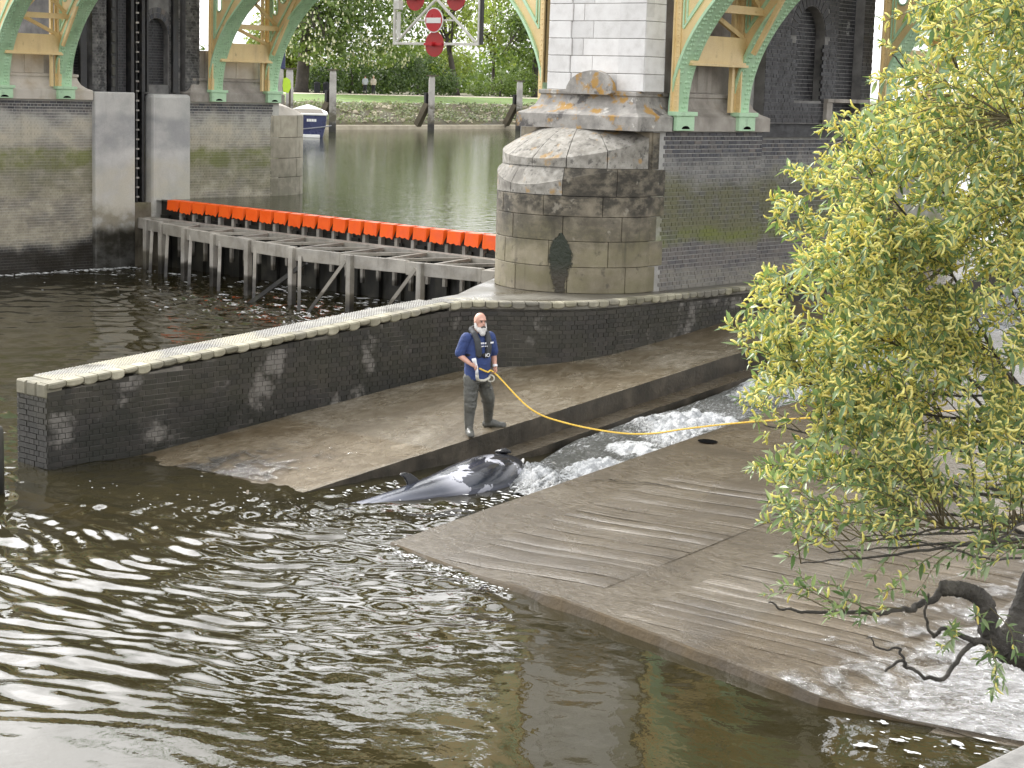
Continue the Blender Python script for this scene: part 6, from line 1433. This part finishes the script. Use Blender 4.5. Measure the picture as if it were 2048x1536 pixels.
# watch, hose nozzle, belt line
mb = MB(); mb.tube([place(TM, Vector(LA[2])+Vector((.0, 0, .02))), place(TM, Vector(LA[2])+Vector((.012, -.002, -.012)))], .038, 12); mb.build('watch', M['white_mark'], man)
M['pale_hose'] = surf('pale_hose', [(0.5, 0.48, 0.4), (0.62, 0.6, 0.52)], 9, 0.6, bump=0.3)
noz = thing('hose_nozzle', 'pale hose nozzle gripped in the right hand of the rope man', 'nozzle', place(TM, (.26, -.15, 1.05)))
mb = MB(); mb.tube([place(TM, p) for p in ((.235, -.20, 1.20), (.24, -.19, 1.16), (.25, -.175, 1.13), (.26, -.16, 1.08), (.262, -.155, 1.02), (.255, -.15, .96))], [.034, .034, .02, .019, .021, .024], 10); mb.build('grip', M['white_mark'], noz, smooth=True)
mb = MB(); mb.tube([place(TM, p) for p in ((.255, -.15, .97), (.25, -.14, .92), (.23, -.12, .88), (.19, -.06, .855), (.185, .02, .85), (.17, .09, .87), (.13, .15, .90))], [.022, .026, .024, .02, .02, .022, .018], 8); mb.build('hose', M['pale_hose'], noz, smooth=True)
mb = MB(); mb.tube([place(TM, (.15+.05*math.cos(a)*.6, .15+.045*math.cos(a), .87+.05*math.sin(a))) for a in np.linspace(0, 2*math.pi, 13)], .012, 6, cap=False); mb.build('coil', M['pale_hose'], noz, smooth=True)
# ------------------------------------------------------------------ rope
def rope_mat():
    t = NT('rope'); p = t.objpos(); n = t.noise(p, 60, 3)
    pr = t.principled(**{'Base Color': t.mix(t.rng(n, .35, .65), (0.78, 0.47, 0.05), (0.95, 0.68, 0.14)), 'Roughness': 0.7}); t.L(t.bump(n, .6, .01), pr.inputs['Normal']); return t.mat
M['rope'] = rope_mat()
h1 = Vector(place(TM, (.27, -.115, 1.05))); h2 = Vector(place(TM, (.165, .215, .945)))
kp = [h1, h1.lerp(h2, .5)+Vector((0, 0, -.015)), h2, Vector((-17.66, 21.22, .83)), Vector((-17.24, 21.53, .64)), Vector((-16.68, 22.02, .515)), Vector((-16.3, 22.4, .505)), Vector((-15.75, 22.55, .64)), Vector((-15.35, 23.2, .70)), Vector((-14.65, 23.9, .79)), Vector((-13.6, 24.9, .90)), Vector((-12.2, 26.0, 1.03)), Vector((-10.3, 27.0, 1.15))]
def spline3(K, n):
    out = []
    for i in range(len(K)-1):
        p0, p1, p2, p3 = K[max(i-1, 0)], K[i], K[i+1], K[min(i+2, len(K)-1)]
        for k in range(n):
            t = k/n; out.append(0.5*((2*p1)+(p2-p0)*t+(2*p0-5*p1+4*p2-p3)*t*t+(3*p1-p0-3*p2+p3)*t**3))
    return out+[K[-1]]
sp = spline3(kp, 40)
rope = thing('rope', 'yellow rope sagging from the man across the foaming channel', 'rope', tuple(h1))
for k in range(3):                               # three laid strands
    mb = MB(); pts = []
    for i, p in enumerate(sp):
        t = (sp[min(i+1, len(sp)-1)]-sp[max(i-1, 0)]).normalized(); u = t.cross(Vector((0, 0, 1))).normalized(); v = u.cross(t); a = i*0.9+k*2.094
        pts.append(p+(u*math.cos(a)+v*math.sin(a))*0.0065)
    mb.tube(pts, 0.0078, 6); mb.build('strand', M['rope'], rope, smooth=True)
# ------------------------------------------------------------------ quay corner below the viewer
def on_z(px, py, z):
    q = ray_px(px, py); t = (z-HC)/q.z; return Vector((q.x*t, q.y*t, z))
M['quay'] = surf('quay', [(0.11, 0.108, 0.10), (0.18, 0.175, 0.165), (0.25, 0.245, 0.23)], 6, 0.85, bump=0.4, bscale=30)
a = on_z(1925, 1545, 1.0); b = on_z(2055, 1483, 1.0); d = (b-a).normalized(); n = Vector((d.y, -d.x, 0))
A0 = a-d*2.0; B0 = b+d*1.5; mb = MB()
mb.hexa([tuple(p) for p in (A0-Vector((0, 0, 1.6)), B0-Vector((0, 0, 1.6)), B0+n*1.5-Vector((0, 0, 1.6)), A0+n*1.5-Vector((0, 0, 1.6)), A0, B0, B0+n*1.5, A0+n*1.5)])
tag(mb.build('quay_edge', M['quay'], fix=True, bevel=0.03, loc=tuple(a)), 'grey concrete quay edge at the bottom right corner', 'quay')

# dark mooring post standing in the water at the left edge of the view
pb = on_z(-4, 986, 0.0); mb = MB(); n = 12; rr = []
for z, k in ((-0.4, 1.0), (0.3, 1.0), (0.7, 0.97), (0.86, 0.92), (0.90, 0.7)):
    rr.append([(pb.x+0.085*k*math.cos(2*math.pi*j/n)*(1+0.06*fbm(j*1.3, z*3)), pb.y+0.085*k*math.sin(2*math.pi*j/n)*(1+0.06*fbm(j*1.3, z*3+5)), z+0.02*fbm(j, z)) for j in range(n)])
mb.rings(rr); tag(mb.build('timber_post', M['pile'], fix=True, smooth=True, loc=(pb.x, pb.y, 0)), 'dark wet timber post in the water at the left edge', 'post')

# ------------------------------------------------------------------ willow in the foreground
wr = random.Random(31)
def U(px, py, dep): q = ray_px(px, py); return Vector((q.x*dep, q.y*dep, HC+q.z*dep))
M['willow_bark'] = surf('willow_bark', [(0.03, 0.027, 0.024), (0.075, 0.068, 0.06), (0.13, 0.12, 0.105)], 9, 0.9, bump=0.9, bscale=38, bdist=0.03, streak=0.2)
M['twig'] = surf('twig', [(0.07, 0.055, 0.03), (0.12, 0.10, 0.05), (0.16, 0.14, 0.06)], 9, 0.7, bump=0.2)
willow = thing('willow_tree', 'flowering willow with yellow catkins leaning in from the right', 'tree', tuple(U(2330, 1560, 9.4)))
LIMB = []                                        # sampled skeleton points
def limb(pts, rad, name='branch', n=8, rough=0.0, samp=True, mat=None):
    P_ = [Vector(p) for p in pts]; big = rad[0] > 0.05; s = spline3(P_, 26 if big else 12); m = len(s)
    R_ = [rad[0]+(rad[1]-rad[0])*(i/(m-1))**0.8 for i in range(m)]
    if not big:                                  # crooked growth
        ph0 = wr.uniform(0, 90)
        s = [p+Vector((fbm(i*0.17, ph0, 0, 3), fbm(i*0.17, ph0+7, 0, 3), fbm(i*0.17, ph0+13, 0, 3)))*0.035*min(1, i/4) for i, p in enumerate(s)]
    if rough: R_ = [q*(1+rough*wr.uniform(-1, 1)) for q in R_]
    mb = MB(); nn = 28 if big else n; mb.tube(s, R_, nn)
    if big:                                      # furrowed bark: ridges running along the limb
        ph = wr.uniform(0, 50)
        for i in range(m):
            c = s[i]
            for j in range(nn):
                k = i*nn+j; v = Vector(mb.v[k]); a = 2*math.pi*j/nn
                g = abs(fbm(math.cos(a)*2.6+ph, math.sin(a)*2.6, i*0.09, 3))*2.2-0.5+0.35*fbm(math.cos(a)*6, math.sin(a)*6+ph, i*0.3, 2)
                mb.v[k] = tuple(c+(v-c)*(1+0.20*g))
    mb.build(name, mat or M['willow_bark'], willow, smooth=True)
    if samp: LIMB.extend(s)
limb([U(2330, 1560, 9.4), U(2180, 1400, 9.2), U(2060, 1310, 9.0), U(2005, 1300, 8.95)], (0.14, 0.06), 'trunk', 12, 0.06, False)
limb([U(2005, 1302, 8.95), U(1978, 1262, 8.93), U(1968, 1205, 8.9), U(1935, 1182, 8.9), U(1880, 1176, 8.9)], (0.060, 0.036), 'branch', 12, 0.08)
limb([U(2000, 1300, 8.95), U(2038, 1235, 9.0), U(2075, 1130, 9.1), U(2150, 960, 9.2), U(2220, 760, 9.3)], (0.055, 0.045), 'branch', 12, 0.07, False)
limb([U(1885, 1178, 8.9), U(1840, 1212, 8.85), U(1800, 1222, 8.8), U(1700, 1226, 8.7), U(1590, 1222, 8.6), U(1540, 1200, 8.55)], (0.02, 0.004))
limb([U(1985, 1290, 8.9), U(1930, 1270, 8.85), U(1890, 1255, 8.8), U(1868, 1275, 8.8), U(1855, 1240, 8.75), U(1852, 1190, 8.7)], (0.016, 0.005))
limb([U(1960, 1280, 8.85), U(1930, 1300, 8.8), U(1890, 1352, 8.7), U(1850, 1356, 8.65), U(1805, 1325, 8.6), U(1770, 1342, 8.6)], (0.015, 0.006), samp=False)
limb([U(1810, 1330, 8.6), U(1800, 1300, 8.6), U(1760, 1294, 8.6), U(1738, 1275, 8.55)], (0.008, 0.003), samp=False)
TG = [(1500, 1030), (1490, 850), (1475, 680), (1540, 570), (1555, 405), (1650, 285), (1745, 110), (1830, -10), (1940, -50), (2040, -50), (1600, 960), (1700, 1080), (1560, 760), (1700, 520), (1780, 330), (1850, 160), (1800, 900), (1850, 1050), (1640, 640), (1900, 700), (1950, 420), (1620, 1110), (1900, 1120), (1560, 1130), (1980, 240), (1730, 780)]
for k, (px, py) in enumerate(TG):
    d1 = 8.6+wr.uniform(-0.9, 1.0)
    sy = 900+wr.uniform(-120, 260)+(py-500)*0.18
    s0 = U(2230+wr.uniform(-30, 60), sy, 9.3); e = U(px+40, py, d1)
    m1 = s0.lerp(e, 0.35)+Vector((wr.gauss(0, .05), wr.gauss(0, .05), wr.uniform(-0.02, 0.14))); m2 = s0.lerp(e, 0.7)+Vector((wr.gauss(0, .06), wr.gauss(0, .06), wr.uniform(0.0, 0.12)))
    limb([s0, m1, m2, e], (0.012+wr.random()*.005, 0.003), 'branch', 7, 0.04)
for k in range(7):                              # bare dark underside branches
    py = 930+k*26+wr.uniform(-15, 15); s0 = U(2180, py+wr.uniform(-40, 60), 9.2); e = U(1560+wr.uniform(0, 240), py+wr.uniform(-30, 90), 8.7+wr.uniform(-.4, .5)); limb([s0, s0.lerp(e, .4)+Vector((0, 0, wr.uniform(-.06, .06))), s0.lerp(e, .75)+Vector((0, 0, wr.uniform(-.05, .05))), e], (0.008, 0.0022), 'branch', 6)
OUT = [(1745, 60), (1760, -20), (2090, -60), (2090, 1110), (1960, 1150), (1860, 1110), (1760, 1100), (1650, 1120), (1590, 1090), (1550, 1030), (1500, 1000), (1495, 930), (1560, 900), (1500, 850), (1470, 800), (1500, 760), (1470, 700), (1458, 650), (1500, 640), (1560, 610), (1515, 575), (1560, 530), (1590, 500), (1545, 440), (1552, 400), (1600, 370), (1572, 335), (1640, 320), (1660, 290), (1640, 262), (1700, 240), (1735, 180), (1748, 110)]
def inside(px, py):
    c = False; j = len(OUT)-1
    for i in range(len(OUT)):
        xi, yi = OUT[i]; xj, yj = OUT[j]
        if (yi > py) != (yj > py) and px < (xj-xi)*(py-yi)/(yj-yi)+xi: c = not c
        j = i
    return c
tips = []
while len(tips) < 930:
    px = wr.uniform(1440, 2090); py = wr.uniform(-60, 1160)
    if not inside(px, py): continue
    if py > 960 and wr.random() < 0.45: continue
    if fbm(px/70, py/70, 5.5, 3) < -0.04 and wr.random() < 0.9: continue
    tips.append((U(px, py, 8.55+wr.uniform(-1.0, 1.15)), py))
while len(tips) < 1080:                          # the top right of the crown is the densest
    px = wr.uniform(1840, 2090); py = wr.uniform(-60, 560); tips.append((U(px, py, 8.55+wr.uniform(-1.0, 1.15)), py))
for px, py in [(1458, 648), (1472, 690), (1512, 572), (1530, 560), (1548, 402), (1545, 440), (1574, 338), (1642, 258), (1480, 800), (1500, 940), (1520, 1040), (1530, 1190), (1575, 1115), (1640, 1170), (1660, 1235), (1690, 1200), (1720, 1240), (1760, 1190), (1800, 1160), (1840, 1180), (1900, 1260), (1950, 1230), (1985, 1390), (2010, 1370), (1880, 1300), (1960, 1320), (2030, 1310), (1600, 1150), (1560, 1170), (1700, 1140), (1490, 620), (1535, 640), (1500, 720), (1660, 250), (1525, 870), (1740, 1160)]:
    tips.append((U(px, py, 8.45+wr.uniform(-.35, .35)), py))
LP = np.array([tuple(p) for p in LIMB])
leaves, catk = [], []
tw = MB()
for tip, py in tips:
    # attach to a limb point a little below and to the right of the tip
    dd = LP-np.array(tip); dist = np.linalg.norm(dd, axis=1); rgt = dd@np.array(rt2)
    score = np.abs(dist-0.32)+np.where(rgt > 0.14, 0, 0.5)+np.where(np.abs(dd[:, 2]) < 0.2, 0, 0.3)
    st = Vector(LP[int(score.argmin())]); ln = (tip-st).length
    if ln > 0.75: st = tip+(st-tip).normalized()*0.75
    mid = st.lerp(tip, .55)+Vector((wr.gauss(0, .02), wr.gauss(0, .02), wr.uniform(.0, .06)))
    s = spline3([st, mid, tip], 6); m = len(s); tw.tube(s, [0.0034-0.0022*i/(m-1) for i in range(m)], 5, rnd=wr.random())
    fl = 0.9 if py < 900 else (0.45 if py < 1100 else 0.12)
    L_ = sum((s[i+1]-s[i]).length for i in range(m-1)); nl = max(8, int(L_*40)); 
    for k in range(nl):
        f = 0.25+0.75*(k+wr.random())/nl; i = min(m-2, int(f*(m-1))); p = s[i].lerp(s[i+1], f*(m-1)-i); ax = (s[i+1]-s[i]).normalized()
        side = ax.orthogonal().normalized(); side = Matrix.Rotation(k*2.4+wr.uniform(-.5, .5), 3, ax) @ side
        dr = (ax*wr.uniform(.35, .9)+side*wr.uniform(.5, 1)+Vector((0, 0, wr.uniform(-.1, .45)))).normalized()
        up_ = (Vector((0, 0, 1))+Vector((wr.gauss(0, .5), wr.gauss(0, .5), 0))).normalized()
        leaves.append((p, dr, up_, wr.uniform(0.036, 0.086), wr.random()))
        for _c in range(int(fl*1.25+wr.random())):
            dr2 = (side*wr.uniform(.5, 1)+ax*wr.uniform(.1, .6)+Vector((0, 0, wr.uniform(-.5, .6)))).normalized()
            catk.append((p+side*.004, dr2, up_, wr.uniform(0.030, 0.056), wr.random()))
    leaves.append((tip, (s[-1]-s[-2]).normalized(), Vector((0, 0, 1)), wr.uniform(.035, .06), wr.random()))
o = tw.build('twigs', M['twig'], willow, smooth=True); o['kind'] = 'stuff'
def leaf_unit(bend):
    b = [(0, 0, 0), (.28, .13, .02), (.28, -.13, .02), (.62, .12, -.03*bend), (.62, -.12, -.03*bend), (1, 0, -.14*bend), (.3, 0, -.02), (.62, 0, -.05-.03*bend)]
    return b, [(0, 2, 6), (0, 6, 1), (6, 2, 4, 7), (1, 6, 7, 3), (7, 4, 5), (3, 7, 5)]
def catkin_unit(bend):
    n = 6; pts = []; rad = []
    for k in range(n): t = k/(n-1); pts.append((t*(1-.15*bend*t), 0, .35*bend*math.sin(t*2.4)*1.0-0.25*bend*t)); rad.append((.06, .095, .10, .098, .09, .04)[k])
    mb = MB(); mb.tube(pts, rad, 6); return mb.v, mb.f
LV = [leaf_unit(b) for b in (0.3, 1.0, 1.8)]; CV = [catkin_unit(b) for b in (-1.0, 0.6, 1.6)]
def mat4(p, d, u, s):
    y = u.cross(d); y = y.normalized() if y.length > 1e-4 else d.orthogonal().normalized(); z = d.cross(y)
    return Matrix(((d.x*s, y.x*s, z.x*s, p.x), (d.y*s, y.y*s, z.y*s, p.y), (d.z*s, y.z*s, z.z*s, p.z), (0, 0, 0, 1)))
def willow_leaf_mat():
    t = NT('willow_leaf'); c = t.ramp(t.rnd(), [(0, (0.085, 0.155, 0.052)), (.35, (0.155, 0.24, 0.092)), (.7, (0.24, 0.33, 0.15)), (1, (0.38, 0.45, 0.27))])
    bk = t.n('ShaderNodeNewGeometry').outputs['Backfacing']; c2 = t.mix(t.math('MULTIPLY', bk, 0.6), c, (0.36, 0.42, 0.30))
    pr = t.n('ShaderNodeBsdfPrincipled'); t.L(c2, pr.inputs['Base Color']); pr.inputs['Roughness'].default_value = 0.33
    tl = t.n('ShaderNodeBsdfTranslucent'); t.L(t.mix(1.0, c, (1.0, 1.05, 0.6), 'MULTIPLY'), tl.inputs['Color'])
    mx = t.n('ShaderNodeMixShader'); mx.inputs[0].default_value = .38; t.L(pr.outputs[0], mx.inputs[1]); t.L(tl.outputs[0], mx.inputs[2]); t.L(mx.outputs[0], t.out.inputs[0]); return t.mat
M['willow_leaf'] = willow_leaf_mat()
M['catkin'] = leaf_mat('catkin', [(0.80, 0.73, 0.26), (0.88, 0.83, 0.40), (0.84, 0.78, 0.33), (0.74, 0.62, 0.2)], 0.35, 0.9)
def scatter(items, units, name, bulk, mat):
    items.sort(key=lambda q: (q[0]-camp).length/q[3])
    shared = []
    for v, f_ in units:
        mb = MB(); mb.add(v, f_, rnd=0.0); me = mb.mesh(name, True); me.materials.append(mat); shared.append(me)
    for k, (p, d, u, s, rr) in enumerate(items[:300]): inst(name, shared[k % len(shared)], willow, mat4(p, d, u, s))
    V, F_, R_ = [], [], []; base = 0
    for k, (p, d, u, s, rr) in enumerate(items[300:]):
        v, f_ = units[k % len(units)]; m4 = np.array(mat4(p, d, u, s)); vv = np.array(v)@m4[:3, :3].T+m4[:3, 3]
        V.append(vv); F_ += [tuple(i+base for i in q) for q in f_]; R_ += [rr]*len(v); base += len(v)
    mb = MB(); mb.v = [tuple(q) for q in np.concatenate(V)]; mb.f = F_; mb.m = [0]*len(F_); mb.r = R_
    o = mb.build(bulk, mat, willow, smooth=True); o['kind'] = 'stuff'
scatter(leaves, LV, 'leaf', 'foliage', M['willow_leaf']); scatter(catk, CV, 'catkin', 'catkins', M['catkin'])
print('willow', len(leaves), len(catk))
